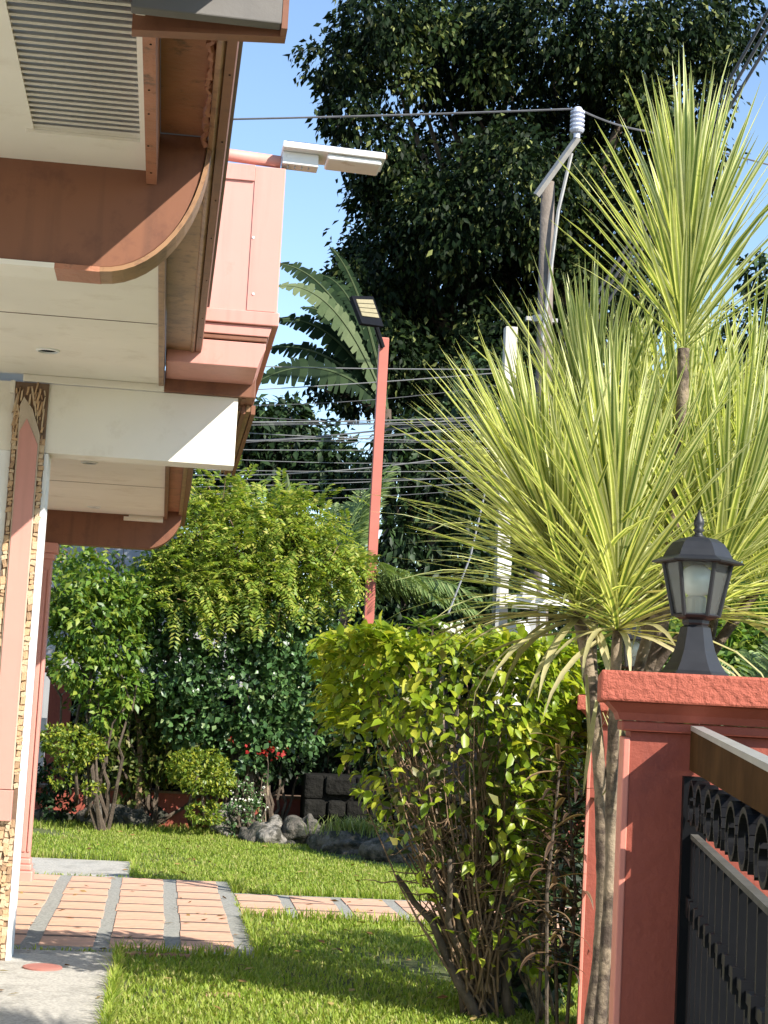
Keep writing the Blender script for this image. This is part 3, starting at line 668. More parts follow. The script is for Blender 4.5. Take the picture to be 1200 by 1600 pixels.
# ------------------------------------------------------------------ foliage builders
def leaf_geo(pos, ax, nr, L, W, curl=0.0, S=1):
    """leaf blades: ax = direction of growth, nr = rough upper-side normal"""
    n = len(pos); ax = ax / (np.linalg.norm(ax, axis=1, keepdims=True) + 1e-9)
    sd = np.cross(ax, nr); sd /= np.linalg.norm(sd, axis=1, keepdims=True) + 1e-9; nr = np.cross(sd, ax)
    L = np.broadcast_to(np.asarray(L, float), (n,))[:, None]; W = np.broadcast_to(np.asarray(W, float), (n,))[:, None]
    curl = np.broadcast_to(np.asarray(curl, float), (n,))[:, None]
    if S == 1:
        V = np.stack([pos, pos + ax * L * .45 + sd * W / 2 + nr * W * .12, pos + ax * L - nr * curl * L, pos + ax * L * .45 - sd * W / 2 + nr * W * .12, pos + ax * L * .5], 1)
        i = np.arange(n)[:, None] * 5
        T = np.concatenate([i + [0, 1, 4], i + [1, 2, 4], i + [2, 3, 4], i + [3, 0, 4]], 0)
        return V.reshape(-1, 3), T
    def c(t): return pos + ax * L * (t - .25 * curl * t * t) - nr * curl * L * t * t
    rows = [c(0.0)]
    for t, wf in ((.3, .9), (.65, .85)):
        m = c(t); rows += [m + sd * W * wf / 2 + nr * W * .16, m, m - sd * W * wf / 2 + nr * W * .16]
    rows.append(c(1.0))
    V = np.stack(rows, 1); i = np.arange(n)[:, None] * 8
    T = np.concatenate([i + f for f in ([0, 1, 2], [0, 2, 3], [1, 4, 5], [1, 5, 2], [2, 5, 6], [2, 6, 3], [4, 7, 5], [5, 7, 6])], 0)
    return V.reshape(-1, 3), T
def unit(n):
    v = rng.normal(size=(n, 3)); return v / np.linalg.norm(v, axis=1, keepdims=True)
def crown_pts(blobs, n, per=14, spread=.16, shell=.55):
    """clumps of leaves on/in ellipsoid blobs: returns points and outward directions"""
    w_ = np.array([b[1][0] * b[1][1] + b[1][1] * b[1][2] + b[1][0] * b[1][2] for b in blobs]); w_ = w_ / w_.sum()
    nc = max(1, n // per); bi = rng.choice(len(blobs), nc, p=w_)
    C = np.array([b[0] for b in blobs])[bi]; R = np.array([b[1] for b in blobs])[bi]
    d = unit(nc); rad = (shell + (1 - shell) * rng.random(nc) ** .6)[:, None]
    cc = C + d * R * rad
    pts = np.repeat(cc, per, 0); dirs = np.repeat(d, per, 0); RR = np.repeat(R, per, 0)
    pts = pts + rng.normal(size=pts.shape) * spread * np.minimum(RR.min(1, keepdims=True), 1.2)
    return pts, dirs
def leaves(name, pts, dirs, L, W, mat, parent, droop=.5, rand=.9, S=1, curl=.15, upn=.8):
    n = len(pts); ax = dirs * .7 + unit(n) * rand + np.array([0, 0, -droop])
    nr = unit(n) * .8 + np.array([0, 0, upn]) + dirs * .4
    Ls = L * rng.uniform(.65, 1.25, n)
    V, T = leaf_geo(pts, ax, nr, Ls, Ls * W / L, curl, S)
    return np_obj(name, V, T, mat, parent, kind='stuff')
def blob(px, py, rpx, y, ry=None, sx=1.0, sz=1.0):
    r = rpx * y / F; return (P(px, py, y), np.array([r * sx, (ry if ry else r), r * sz]))
def limb(mb, a, b, r0, r1, wig=.08, n=7, sides=6):
    a = np.array(a, float); b = np.array(b, float); L = np.linalg.norm(b - a); pts = []
    off = np.zeros(3)
    for i in range(n):
        t = i / (n - 1); 
        if 0 < i < n - 1: off = off * .6 + rng.normal(size=3) * wig * L * .35
        else: off = off * (0 if i == 0 else .3)
        pts.append(a + (b - a) * t + off * (1 if i < n - 1 else 0))
    mb.tube(pts, [r0 + (r1 - r0) * i / (n - 1) for i in range(n)], sides); return pts

# ------------------------------------------------------------------ the big dark tree
BT = 32.0
tree = thing('broadleaf_tree', 'huge dark glossy leaved tree filling the sky behind the utility pole', 'tree', (6.2, 33, 0))
spec = [(595, 30, 78), (505, 95, 40), (548, 95, 60), (545, 175, 50), (590, 235, 62), (575, 310, 38), (640, 90, 90), (640, 320, 90), (690, 30, 70), (720, 115, 75), (760, 50, 60), (720, 270, 95), (620, 410, 85), (560, 440, 50), (800, 150, 95), (860, 50, 90),
        (790, 300, 110), (880, 210, 95), (960, 60, 95), (975, 190, 95), (1060, 40, 80), (1075, 150, 80), (1135, 45, 65), (1000, 330, 80), (900, 360, 110), (720, 430, 110), (820, 470, 110), (640, 520, 85), (720, 560, 90), (930, 500, 100), (1020, 450, 70), (850, 600, 90), (1150, 90, 30), (780, 20, 60), (1080, 260, 60), (600, 480, 60), (600, 560, 60), (660, 600, 70), (760, 620, 70), (560, 400, 32), (700, 350, 80), (780, 560, 90), (560, 620, 36), (640, 640, 50), (575, 470, 45), (560, 540, 40), (545, 430, 32), (535, 500, 34), (545, 590, 36), (510, 610, 26)]
bl = [blob(px, py, r, BT + rng.uniform(-1.5, 3), r * 1.25 * BT / F) for px, py, r in spec]
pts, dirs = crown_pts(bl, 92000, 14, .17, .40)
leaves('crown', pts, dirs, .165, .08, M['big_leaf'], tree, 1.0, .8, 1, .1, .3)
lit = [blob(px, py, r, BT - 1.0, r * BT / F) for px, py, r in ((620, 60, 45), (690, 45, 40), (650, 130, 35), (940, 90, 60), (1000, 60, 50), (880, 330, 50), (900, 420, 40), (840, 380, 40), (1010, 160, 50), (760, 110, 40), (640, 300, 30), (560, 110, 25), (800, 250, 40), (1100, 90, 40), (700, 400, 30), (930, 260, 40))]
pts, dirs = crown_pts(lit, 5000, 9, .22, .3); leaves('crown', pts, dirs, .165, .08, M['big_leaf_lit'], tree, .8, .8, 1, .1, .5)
mb = MB(); tr = limb(mb, (6.2, 33, 0), (6.4, 33, 7.0), .42, .30, .03, 7, 10); mb.build('trunk', M['bark'], tree, smooth=True)
mb = MB()
for px, py, r in spec[::1]:
    e = P(px, py, BT + 1); s = np.array([6.3, 33, rng.uniform(4.5, 8.0)]); limb(mb, s, e, .13, .03, .07, 7, 5)
limb(mb, P(880, 480, BT - .5), P(1010, 60, BT - .5), .14, .07, .02, 7, 6)
mb.build('branch', M['bark'], tree, smooth=True)

# tree at the right behind the dracaena
t = thing('broadleaf_tree', 'smaller dark tree low at the right edge behind the strap leaf rosette', 'tree', (11.2, 30, 0))
bl = [blob(1150, 560, 70, 30), (P(1210, 540, 30), np.array([.9, .9, .9])), blob(1120, 640, 70, 30), blob(1200, 640, 80, 30), (P(1190, 430, 30), np.array([.45, .5, .4]))]
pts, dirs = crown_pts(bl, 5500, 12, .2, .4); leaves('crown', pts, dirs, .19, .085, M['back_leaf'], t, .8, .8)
mb = MB(); limb(mb, (11.2, 30, 0), P(1170, 600, 30), .2, .08); mb.build('trunk', M['bark'], t)

# dark shrubs and trees beyond the garden wall
def dark_tree(label, y, spec, n, base, lf=.17, mat='back_leaf', ry=1.0):
    t = thing('dense_tree', label, 'tree', (base[0], base[1], 0), 'dark trees beyond the garden')
    bl = [blob(px, py, r, y + rng.uniform(-.4, .6), r * ry * y / F) for px, py, r in spec]
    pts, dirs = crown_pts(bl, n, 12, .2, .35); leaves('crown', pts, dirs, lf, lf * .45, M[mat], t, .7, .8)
    mb = MB(); limb(mb, (base[0], base[1], 0), P(spec[0][0], spec[0][1], y), .14, .06); mb.build('trunk', M['bark'], t)
    mb = MB()
    for px, py, r in spec: limb(mb, (base[0], base[1], .8), P(px, py, y), .05, .015, .08, 6, 5)
    mb.build('branch', M['bark'], t)
dark_tree('dark bushy tree behind the bundle of wires at the left of the red pole', 26., [(420, 690, 60), (370, 720, 50), (470, 720, 65), (400, 650, 28), (455, 650, 26), (530, 740, 55), (330, 770, 45)], 7500, (1.9, 26))
dark_tree('dark dense tree just right of the red pole above the hedge', 24.5, [(670, 760, 80), (640, 700, 50), (720, 690, 75), (690, 860, 85), (640, 950, 60), (740, 950, 80), (620, 840, 40), (600, 720, 40), (610, 1010, 60), (690, 1060, 70)], 13000, (3.7, 24.5))
dark_tree('dark dense tree behind the pale meter boxes and the concrete post', 27., [(800, 700, 90), (860, 640, 80), (800, 830, 90), (880, 800, 90), (850, 930, 90), (930, 700, 80), (760, 600, 60), (950, 900, 90)], 11000, (5.9, 27))

t = thing('garden_hedge', 'dense green hedge mass behind the lanterns and the dracaena trunks', 'hedge', (6.2, 16, 0))
bl = [blob(px, py, r, 16 + rng.uniform(-.6, .6), r * 16 / F) for px, py, r in ((900, 1060, 70), (960, 1010, 70), (1030, 1030, 80), (1100, 1040, 80), (1170, 1030, 90), (1250, 1000, 100), (930, 1150, 80), (1000, 1130, 90), (1100, 1150, 100), (1200, 1150, 100), (1330, 1000, 120), (870, 1130, 60), (1000, 950, 50), (1190, 930, 60))]
pts, dirs = crown_pts(bl, 18000, 10, .2, .35); leaves('crown', pts, dirs, .12, .055, M['shrub_a'], t, .4, .9)
mb = MB()
for k in range(12): limb(mb, (P(900 + 35 * k, 1150, 16)[0], 16, 0), P(900 + 35 * k, 1040, 16), .03, .01)
mb.build('stem', M['bark'], t)

dark_tree('dark low tree at the far right behind the lantern and the dracaena', 28., [(1000, 900, 110), (1120, 880, 110), (1230, 880, 120), (1050, 780, 80), (1180, 760, 90), (930, 1000, 80), (1100, 1000, 100), (1250, 1000, 120)], 9000, (8.5, 28), .2)
dark_tree('dark low shrub filling the gap between the red post and the hedge top', 24.0, [(580, 960, 60), (560, 1040, 60), (620, 1040, 60), (500, 1040, 60), (680, 1010, 60), (760, 1020, 60)], 6000, (2.9, 24.0))

# banana plants
ban = thing('banana_plant', 'banana plant with torn arching fronds behind the pink parapet corner', 'plant', (3.9, 29, 0))
def frond(a, b, sag, wid, name, mat, torn=.5):
    a = np.array(a); b = np.array(b); N = 34; L = np.linalg.norm(b - a)
    side = _nrm(np.cross(b - a, np.array([.25, -1.0, .3])))
    mid = [a + (b - a) * t + np.array([0, 0, 1]) * sag * L * 4 * t * (1 - t) for t in np.linspace(0, 1, N)]
    mb = MB()
    for sg in (-1, 1):
        skew = 0
        i = 1
        while i < N - 1:
            run = int(rng.integers(1, 3)); j = min(N - 1, i + run)
            droop = rng.uniform(.1, .75) * torn; back = rng.uniform(-.02, .08)
            t0, t1 = i / (N - 1), j / (N - 1)
            w0 = wid * (math.sin(math.pi * min(1, t0 * .97 + .03)) ** .55); w1 = wid * (math.sin(math.pi * min(1, t1 * .97 + .03)) ** .55)
            dn = np.array([0, 0, -1]) * droop
            fw = (b - a) / L * .25
            e0 = mid[i] + (side * sg + dn + fw) * w0; e1 = mid[j] + (side * sg + dn + fw) * w1
            h0 = mid[i] + (side * sg + dn * .35 + fw * .5) * w0 * .5; h1 = mid[j] + (side * sg + dn * .35 + fw * .5) * w1 * .5
            gap = rng.uniform(.05, .45) * (mid[j] - mid[i])
            mb.add([mid[i], mid[j], h1, e1 - gap, e0 + gap * .6, h0], [(0, 1, 2, 5), (5, 2, 3, 4)])
            i = j
    f_ = mb.build(name, M[mat], ban)
    MB().tube(mid, list(np.linspace(.035, .006, N)), 5).build('midrib', M['banana_pale'], f_)
    return f_
cen = P(605, 640, 29)
for (px, py, dy, sag, wd, mt) in ((515, 385, -.8, .16, .12, 'banana'), (432, 412, -.9, .20, 0.22, 'banana'), (432, 448, -1.2, .22, 0.20, 'banana_pale'), (425, 500, -.3, .20, 0.22, 'banana'), (415, 545, .5, .16, 0.23, 'banana'), (396, 600, -.6, .20, 0.26, 'banana'), (500, 430, .8, .2, 0.19, 'banana'), (470, 480, .4, .2, 0.20, 'banana'), (520, 560, 1.2, .2, 0.22, 'banana')):
    frond(cen, P(px, py, 29 + dy), sag, wd, 'frond', mt, .7)
MB().tube([(3.7, 29, 0), (3.75, 29, 3.0), tuple(cen)], [.16, .13, .07], 10).build('stem', M['bark'], ban, smooth=True)

# ------------------------------------------------------------------ utility poles, boxes, wires
YP = 25.0
up = thing('utility_pole', 'weathered wooden utility pole with a slanted arm and white insulator on top', 'utility pole', (P(845, 600, YP)[0], YP, 0))
b0 = P(840, 1000, YP); b1 = P(856, 285, YP); bx = b1[0]
MB().tube([(b0[0], YP, 0), (b0[0], YP, 3), (bx, YP, b1[2])], [.16, .145, .105], 12).build('shaft', M['pole_wood'], up, smooth=True)
a0 = P(838, 305, YP - .15); a1 = P(903, 215, YP - .3)
MB().tube([a0, a1], .055, 4).build('arm', M['steel'], up)
br0 = P(893, 240, YP - .2); br1 = P(872, 330, YP - .2); br2 = P(846, 540, YP - .15)
MB().tube([br0, br1, br2], .028, 6).build('brace', M['steel'], up)
it = P(903, 168, YP - .3); ib = P(901, 216, YP - .3); ins = MB(); hh = it[2] - ib[2]; prof = [(.05, 0), (.05, hh * .15), (.085, hh * .18)]
for k in range(5):
    z_ = hh * (.25 + .14 * k); prof += [(.11, z_), (.11, z_ + hh * .05), (.075, z_ + hh * .075), (.075, z_ + hh * .12)]
prof += [(.05, hh)]
ins.lathe(prof, tuple(ib), 16); ins.build('insulator', M['porcelain'], up)
cb = P(846, 500, YP); MB().lathe([(.135, -.05), (.15, -.05), (.15, .05), (.135, .05)], (cb[0], YP, cb[2]), 14).box(cb[0] + .1, cb[0] + .24, YP - .05, YP + .05, cb[2] - .03, cb[2] + .03).box(cb[0] - .24, cb[0] - .1, YP - .05, YP + .05, cb[2] - .03, cb[2] + .03).build('clamp_band', M['steel'], up)
YC = 23.5
cpo = thing('concrete_post', 'pale square concrete post standing left of the wooden utility pole', 'post', (P(790, 800, YC)[0], YC, 0))
ct = P(798, 512, YC); cbm = P(782, 990, YC)
MB().hexa([(cbm[0] - .10, YC - .1, 0), (cbm[0] + .10, YC - .1, 0), (cbm[0] + .10, YC + .1, 0), (cbm[0] - .10, YC + .1, 0), (ct[0] - .085, YC - .085, ct[2]), (ct[0] + .085, YC - .085, ct[2]), (ct[0] + .085, YC + .085, ct[2]), (ct[0] - .085, YC + .085, ct[2])]).build('shaft', M['pole_conc'], cpo, bevel=.01)
for py in (640, 660, 690): 
    p = P(790, py, YC - .1); MB().box(p[0] - .13, p[0] + .13, YC - .14, YC - .1, p[2] - .02, p[2] + .02).build('bracket', M['steel'], cpo)
# meter frame
mf = thing('meter_rack', 'pale rack of meter boxes and cross rails beside the concrete post', 'meter rack', (P(815, 950, YC - .4)[0], YC - .4, 0))
def pbox(name, x0, y0, x1, y1, Y, d, mat, parent, **k):
    a = P(x0, y1, Y); b = P(x1, y0, Y); return MB().box(a[0], b[0], Y, Y + d, a[2], b[2]).build(name, M[mat], parent, **k)
pbox('post', 842, 890, 856, 1010, YC - .4, .12, 'pole_conc', mf); pbox('post', 772, 890, 783, 1010, YC - .38, .12, 'steel', mf)
pbox('crossbar', 790, 934, 900, 941, YC - .52, .06, 'white_metal', mf); pbox('crossbar', 800, 946, 840, 950, YC - .5, .05, 'steel', mf)
pbox('meter_box', 776, 866, 800, 902, YC - .6, .18, 'white_metal', mf, bevel=.01); pbox('meter_box', 816, 906, 839, 934, YC - .6, .14, 'white_metal', mf, bevel=.01)
pbox('meter_box', 846, 898, 858, 934, YC - .6, .14, 'white_metal', mf, bevel=.01)
p = P(800, 985, YC - .6); MB().tube([(p[0] + .14, YC - .55, p[2] + .03), (p[0], YC - .75, p[2] - .05)], [.13, .16], 16).build('meter_drum', M['white_metal'], mf)
pbox('meter_panel', 824, 962, 838, 992, YC - .55, .1, 'steel', mf)
def wire(pts, r, label, mat='wire', sag=0.0):
    out = []
    for i in range(len(pts) - 1):
        a, b = np.array(pts[i]), np.array(pts[i + 1])
        for t in np.linspace(0, 1, 16, endpoint=(i == len(pts) - 2)): out.append(a + (b - a) * t - np.array([0, 0, 1]) * sag * 4 * t * (1 - t))
    o = MB().tube(out, r, 5).top('wire', M[mat], out[0]); return tagit(o, label, 'wire', 'overhead wires')
wire([P(-200, 193, 24.6), P(903, 170, YP - .3), P(1010, 205, 26), P(1500, 330, 34)], .016, 'highest thin wire crossing the sky to the insulator', 'wire', .05)
ws = [((-60, 552), (785, 577), .018, 'wire_pale', 'upper pale wire running level to the top of the concrete post'), ((-60, 626), (785, 582), .018, 'wire_pale', 'pale wire rising to the concrete post below the level one'),
      ((100, 655), (790, 650), .02, 'wire_pale', 'bright cable across the sky gap beside the red pole'), ((100, 648), (790, 662), .012, 'wire', 'thin wire crossing just under the bright cable'), ((0, 660), (790, 655), .016, 'wire_pale', 'second bright cable hugging the first at the sky gap'),
      ((0, 672), (790, 690), .012, 'wire', 'thin dark wire sloping down below the sky gap'), ((0, 695), (790, 668), .012, 'wire_pale', 'wire rising to the right below the sky gap'), ((0, 692), (790, 700), .014, 'wire_pale', 'greenish level wire halfway down the wire bundle'),
      ((0, 722), (790, 735), .012, 'wire_pale', 'wire level with the bottom of the bay beam'), ((0, 740), (790, 745), .011, 'wire', 'thin dark wire under the bay beam corner'), ((0, 762), (790, 742), .012, 'wire_pale', 'wire rising right just above the yellow green shrub'), ((0, 775), (790, 752), .012, 'wire_pale', 'lowest wire of the bundle above the shrubs'), ((0, 622), (790, 668), .011, 'wire', 'thin wire sloping down across the left sky gap')]
for (x0, y0), (x1, y1), r, mt, lb in ws: wire([P(x0, y0, 22.5), P(x1, y1, YC - .1)], r * .42, lb, mt, .06)
for k, (y0, y1, sg) in enumerate(((610, 600, .25), (640, 690, .10), (668, 640, .30), (683, 720, .15), (705, 650, .12), (716, 700, .3), (752, 760, .2), (630, 655, .4))):
    wire([P(-20, y0, 22.5 + .2 * (k % 3)), P(790, y1, YC - .1)], .0045 + .002 * (k % 3), 'thin slack wire tangled in the bundle left of the concrete post', 'wire_pale' if k % 2 else 'wire', sg)
wire([P(700, 960, 21), P(735, 870, 22), P(760, 760, 22.5)], .012, 'slanting pale guy wire above the hedge', 'wire_pale')
for i, (x0, y0, x1, y1, lb) in enumerate(((1095, 205, 1260, -90, 'thick dark cable slanting across the upper right corner, upper one'), (1100, 215, 1265, -70, 'thick dark cable slanting across the upper right corner, lower one'), (1060, 300, 1230, 20, 'dark cable slanting behind the tall strap leaf rosette'))):
    wire([P(x0 - 230, y0 + 360, 30), P(x0, y0, 28), P(x1, y1, 26)], .03, lb, 'wire')

# red lamp post with a solar lamp
YL = 22.4
lp = thing('lamp_post', 'slim red post with a small tilted solar lamp, rising behind the hedge', 'lamp post', (2.63, YL, 0))
LX, LZ = P(587.5, 760, YL)[0], P(600, 530, YL)[2]
MB().box(LX - .062, LX + .062, YL - .062, YL + .062, 0, LZ).build('post', M['post_red'], lp, bevel=.004)
MB().box(LX - .058, LX + .058, YL - .058, YL + .058, LZ + .001, LZ + .012).build('post_cap', M['salmon'], lp)
c0 = P(598, 543, YL - .09); c1 = P(588, 512, YL - .15)
MB().tube([c0, c1], .034, 8).build('arm', M['black'], lp)
q = [P(550, 462, YL - .28), P(583, 463, YL + .2), P(600, 510, YL + .1), P(566, 505, YL - .4)]
nv = _nrm(np.cross(q[1] - q[0], q[3] - q[0])) ; nv = nv if nv[1] < 0 else -nv
bk = [p_ - nv * .055 for p_ in q]
mb = MB().hexa([*bk, *q]); mb.build('lamp_head', M['black'], lp, bevel=.004)
cq = sum(q) / 4
sh = [cq + (p_ - cq) * .78 for p_ in q]
head_n = nv
for i in range(4):
    t0, t1 = .03 + i * .2, .03 + i * .2 + .17
    A = lambda u_, v_: (sh[0] * (1 - u_) + sh[1] * u_) * (1 - v_) + (sh[3] * (1 - u_) + sh[2] * u_) * v_
    f4 = [A(0, t0), A(1, t0), A(1, t1), A(0, t1)]
    MB().hexa([*(p_ + nv * .001 for p_ in f4), *(p_ + nv * .010 for p_ in f4)]).build('led_panel', M['led'], lp)

# ------------------------------------------------------------------ far garden edge
YF = 21.6
# pillar, black fence, kerb wall
fp = thing('boundary_pillar', 'far red pillar with a moulded cap at the left end of the black fence', 'pillar', (P(88, 1200, YF)[0], YF, 0))
a = P(68, 1200, YF); b = P(104, 1200, YF); zt = P(88, 1058, YF)[2]
MB().box(a[0], b[0], YF, YF + .3, 0, zt).build('shaft', M['red_smooth'], fp)
MB().box(a[0] - .05, b[0] + .05, YF - .05, YF + .35, zt + .001, zt + .05).box(a[0] - .09, b[0] + .09, YF - .09, YF + .39, zt + .0505, zt + .11).build('cap', M['red_smooth'], fp, bevel=.015)
sw = MB(); sp = P(75, 1010, YF + .1)
for k in range(2):
    pts = []
    for i in range(26):
        th = i / 25 * 2 * math.pi * 1.4; r = .20 * (1 - i / 30)
        pts.append((sp[0] + .02 + r * math.cos(th + k * 3), YF + .15, sp[2] - .05 + k * -.08 + r * math.sin(th + k * 3)))
    sw.tube(pts, .014, 5)
sw.tube([(sp[0] - .2, YF + .15, zt + .11), (sp[0] - .2, YF + .15, sp[2] + .15)], .014, 5).tube([(sp[0] - .5, YF + .15, sp[2] - .1), (sp[0] + .3, YF + .15, sp[2] - .1)], .014, 5)
tagit(sw.top('iron_scroll', M['white_metal'], (sp[0], YF + .15, zt + .11)), 'pale curled iron scrollwork on top of the far red pillar', 'scrollwork')
fx0, fx1 = b[0] + .02, 6.5
fz1 = P(200, 1068, YF)[2]
fe = thing('black_fence', 'black sheet fence with an upper rail behind the garden shrubs', 'fence', (1.5, YF + .1, 0))
nseg = 10
for i in range(nseg):
    xa = fx0 + (fx1 - fx0) * i / nseg; xb = fx0 + (fx1 - fx0) * (i + 1) / nseg
    MB().box(xa + .005, xb - .005, YF + .1, YF + .13, .3, fz1 - .10).build('sheet_panel', M['dark'], fe)
    MB().box(xa - .02, xa + .02, YF + .05, YF + .098, .3, fz1 + .0).build('post', M['dark'], fe)
MB().box(fx0, fx1, YF + .06, YF + .14, fz1 - .09, fz1).build('rail', M['dark'], fe)
pk = MB().box(-.018, .018, -.01, .01, 0, .62).mesh('picket'); pk.materials.append(M['white_metal'])
for i in range(16):
    inst('picket', pk, fe, Matrix.Translation((fx0 + .13 + i * .125, YF + .16, fz1 - .35 + .0)))
k0 = P(50, 1283, 21.0); kz = P(180, 1236, 21.0)[2]
kw = thing('kerb_wall', 'low red garden wall with a pale worn top below the black fence', 'wall', (.5, 21.2, 0))
MB().box(-1.7, 6.5, 21.05, 21.45, 0, kz).build('wall_body', M['red_smooth'], kw)
MB().box(-1.7, 6.5, 21.02, 21.47, kz + .001, kz + .03).build('coping', M['mortar'], kw)
wp = P(65, 1150, 21.5)
tagit(MB().box(wp[0] - .05, wp[0] + .03, 21.7, 21.76, 0, P(66, 1122, 21.5)[2]).top('white_post', M['white_metal'], (wp[0], 21.7, 0)), 'short white post left of the far red pillar', 'post')
# dark stone planter
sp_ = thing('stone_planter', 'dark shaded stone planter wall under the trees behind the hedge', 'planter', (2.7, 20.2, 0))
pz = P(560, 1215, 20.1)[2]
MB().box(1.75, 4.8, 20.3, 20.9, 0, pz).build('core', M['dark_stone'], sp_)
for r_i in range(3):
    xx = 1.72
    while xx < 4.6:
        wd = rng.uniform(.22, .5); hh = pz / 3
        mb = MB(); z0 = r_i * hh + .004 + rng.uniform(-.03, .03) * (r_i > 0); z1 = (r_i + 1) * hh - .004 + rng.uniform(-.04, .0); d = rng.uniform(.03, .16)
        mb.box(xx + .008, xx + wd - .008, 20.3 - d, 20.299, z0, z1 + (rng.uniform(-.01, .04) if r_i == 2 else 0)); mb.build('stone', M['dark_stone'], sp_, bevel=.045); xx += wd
# boulders
def boulder(c, r, seed, mat, label, grp='rocks edging the lawn'):
    me = bpy.data.meshes.new('rock'); import bmesh
    bm = bmesh.new(); bmesh.ops.create_icosphere(bm, subdivisions=4, radius=1.0)
    rg = np.random.default_rng(seed); K = rg.normal(size=(9, 3)) * np.array([1.3] * 4 + [2.6] * 3 + [5.5] * 2)[:, None]; ph = rg.uniform(0, 6.28, 9); am = np.array([.15] * 4 + [.10] * 3 + [.06] * 2)
    for v in bm.verts:
        p = np.array(v.co); s = 1 + float((am * np.sin(K @ p + ph)).sum())
        q_ = p * s; q_[2] = max(q_[2], -.5); v.co = Vector((q_[0] * r[0], q_[1] * r[1], q_[2] * r[2]))
    bm.to_mesh(me); bm.free()
    for p_ in me.polygons: p_.use_smooth = True
    me.materials.append(M[mat]); o = bpy.data.objects.new('rock', me); COL.objects.link(o); o.location = (c[0], c[1], c[2]); ORG[o.name] = np.array(c, float)
    return tagit(o, label, 'rock', grp)
for i, (px, py, w_, h_, mt, lb) in enumerate(((78, 1284, .46, .13, 'rock', 'long low grey rock at the foot of the fluted column'), (165, 1290, .36, .2, 'rock', 'rounded dark rock in the shade left of the clipped ball shrub'), (205, 1292, .26, .21, 'rock', 'dark upright rock below the low red wall'), (245, 1290, .22, .22, 'rock', 'brownish squared rock beside the trunk of the ball shrub'),
        (352, 1302, .24, .28, 'rock_pale', 'pale craggy rock to the right of the ball shrub'), (395, 1312, .19, .2, 'rock', 'dark hollow rock right of the white flowering plant'), (428, 1315, .21, .24, 'rock_pale', 'grey craggy rock in the middle of the edging row'), (462, 1318, .22, .24, 'rock', 'smooth grey brown rock in the middle of the edging row'), (488, 1318, .17, .22, 'rock', 'grey slanting rock left of the grassy rock'),
        (545, 1330, .40, .17, 'rock', 'broad rock with a yellowish grass tuft on its top'), (612, 1342, .3, .22, 'rock', 'dark rock partly hidden by the hedge foliage'), (650, 1345, .34, .3, 'rock', 'dark rock behind the hedge foliage by the tile path'))):
    g = G(px, py + 4); boulder((g[0], g[1] + .15, h_ * .35), (w_ * .85, .26, h_ * .85), 20 + i, mt, lb)
g = G(800, 1590); boulder((g[0] + .03, 9.35, .12), (.17, .15, .2), 77, 'rock', 'brown rock at the foot of the hedge trunk', None)
# grass tuft on the broad rock
def strap_tuft(name, label, cat, c, n, L, mat, parent=None):
    x = c[0] + rng.normal(0, .18, n); y = c[1] + rng.normal(0, .1, n)
    V, T = blades(n, x, y, (L * .4, L), .012, 1.0); V[:, 2] += c[2]
    o = np_obj(name, V - np.array(c), T, mat); o.location = tuple(c); ORG[o.name] = np.array(c, float)
    return tagit(o, label, cat)
g = G(545, 1334); strap_tuft('grass_tuft', 'yellowish grass tuft growing on top of the broad rock', 'grass', (g[0] + .05, g[1] + .12, .19), 420, .26, M['tuft'])

# shrubs of the far garden --------------------------------------------------
YS = 19.4
def shrub(name, label, cat, base, y, spec, n, L, W, mat, stems, per=10, spread=.14, droop=.3, S=1, group=None, ry=.9, shell=.5):
    t = thing(name, label, cat, (base[0], base[1], 0), group)
    bl = [blob(px, py, r, y + rng.uniform(-.15, .15), r * ry * y / F) for px, py, r in spec]
    pts, dirs = crown_pts(bl, n, per, spread, shell); leaves('crown', pts, dirs, L, W, mat, t, droop, .8, S)
    mb = MB()
    for k in range(stems):
        q_ = bl[k % len(bl)]; e = q_[0] + unit(1)[0] * q_[1] * .7; limb(mb, (base[0] + rng.normal(0, .05), base[1] + rng.normal(0, .05), 0), e, .028, .008, .09, 8, 5)
    mb.build('stem', M['bark'], t); return t
b = G(165, 1285)
shrub('tall_shrub', 'tall bright green shrub on bare stems before the black fence', 'shrub', (b[0], 20.3), 20.0, [(150, 960, 62), (105, 935, 40), (195, 945, 45), (135, 905, 45), (185, 1010, 38), (110, 985, 30), (150, 1055, 42), (115, 1035, 36), (195, 1075, 36), (165, 1110, 30)], 6800, .10, .05, M['shrub_a'], 11)
shrub('dense_shrub', 'dense dark shrub with small round glossy leaves in the middle of the garden', 'shrub', (P(380, 1200, 20.8)[0], 20.85), 20.6, [(330, 985, 85), (430, 965, 80), (460, 1060, 75), (380, 1070, 85), (270, 1040, 60), (255, 960, 50), (500, 1010, 45), (420, 1130, 60), (300, 1120, 45), (345, 930, 45), (480, 940, 40), (235, 1010, 40), (230, 930, 35), (360, 1170, 45), (470, 1120, 50), (530, 1060, 40), (400, 1200, 35)], 16500, .088, .062, M['shrub_b'], 16, spread=.13)
b = G(205, 1285)
shrub('vine_shrub', 'dark leafy climbing shrub hanging on the black fence behind the tall shrub', 'shrub', (P(240, 1200, 21.0)[0], 21.0), 20.9, [(220, 1110, 45), (265, 1150, 55), (235, 1190, 38), (300, 1180, 50), (200, 1085, 30), (345, 1190, 45), (170, 1130, 45), (150, 1080, 40), (190, 1210, 40), (140, 1190, 30), (270, 1090, 40)], 5200, .10, .05, M['hedge_in'], 14, spread=.2)
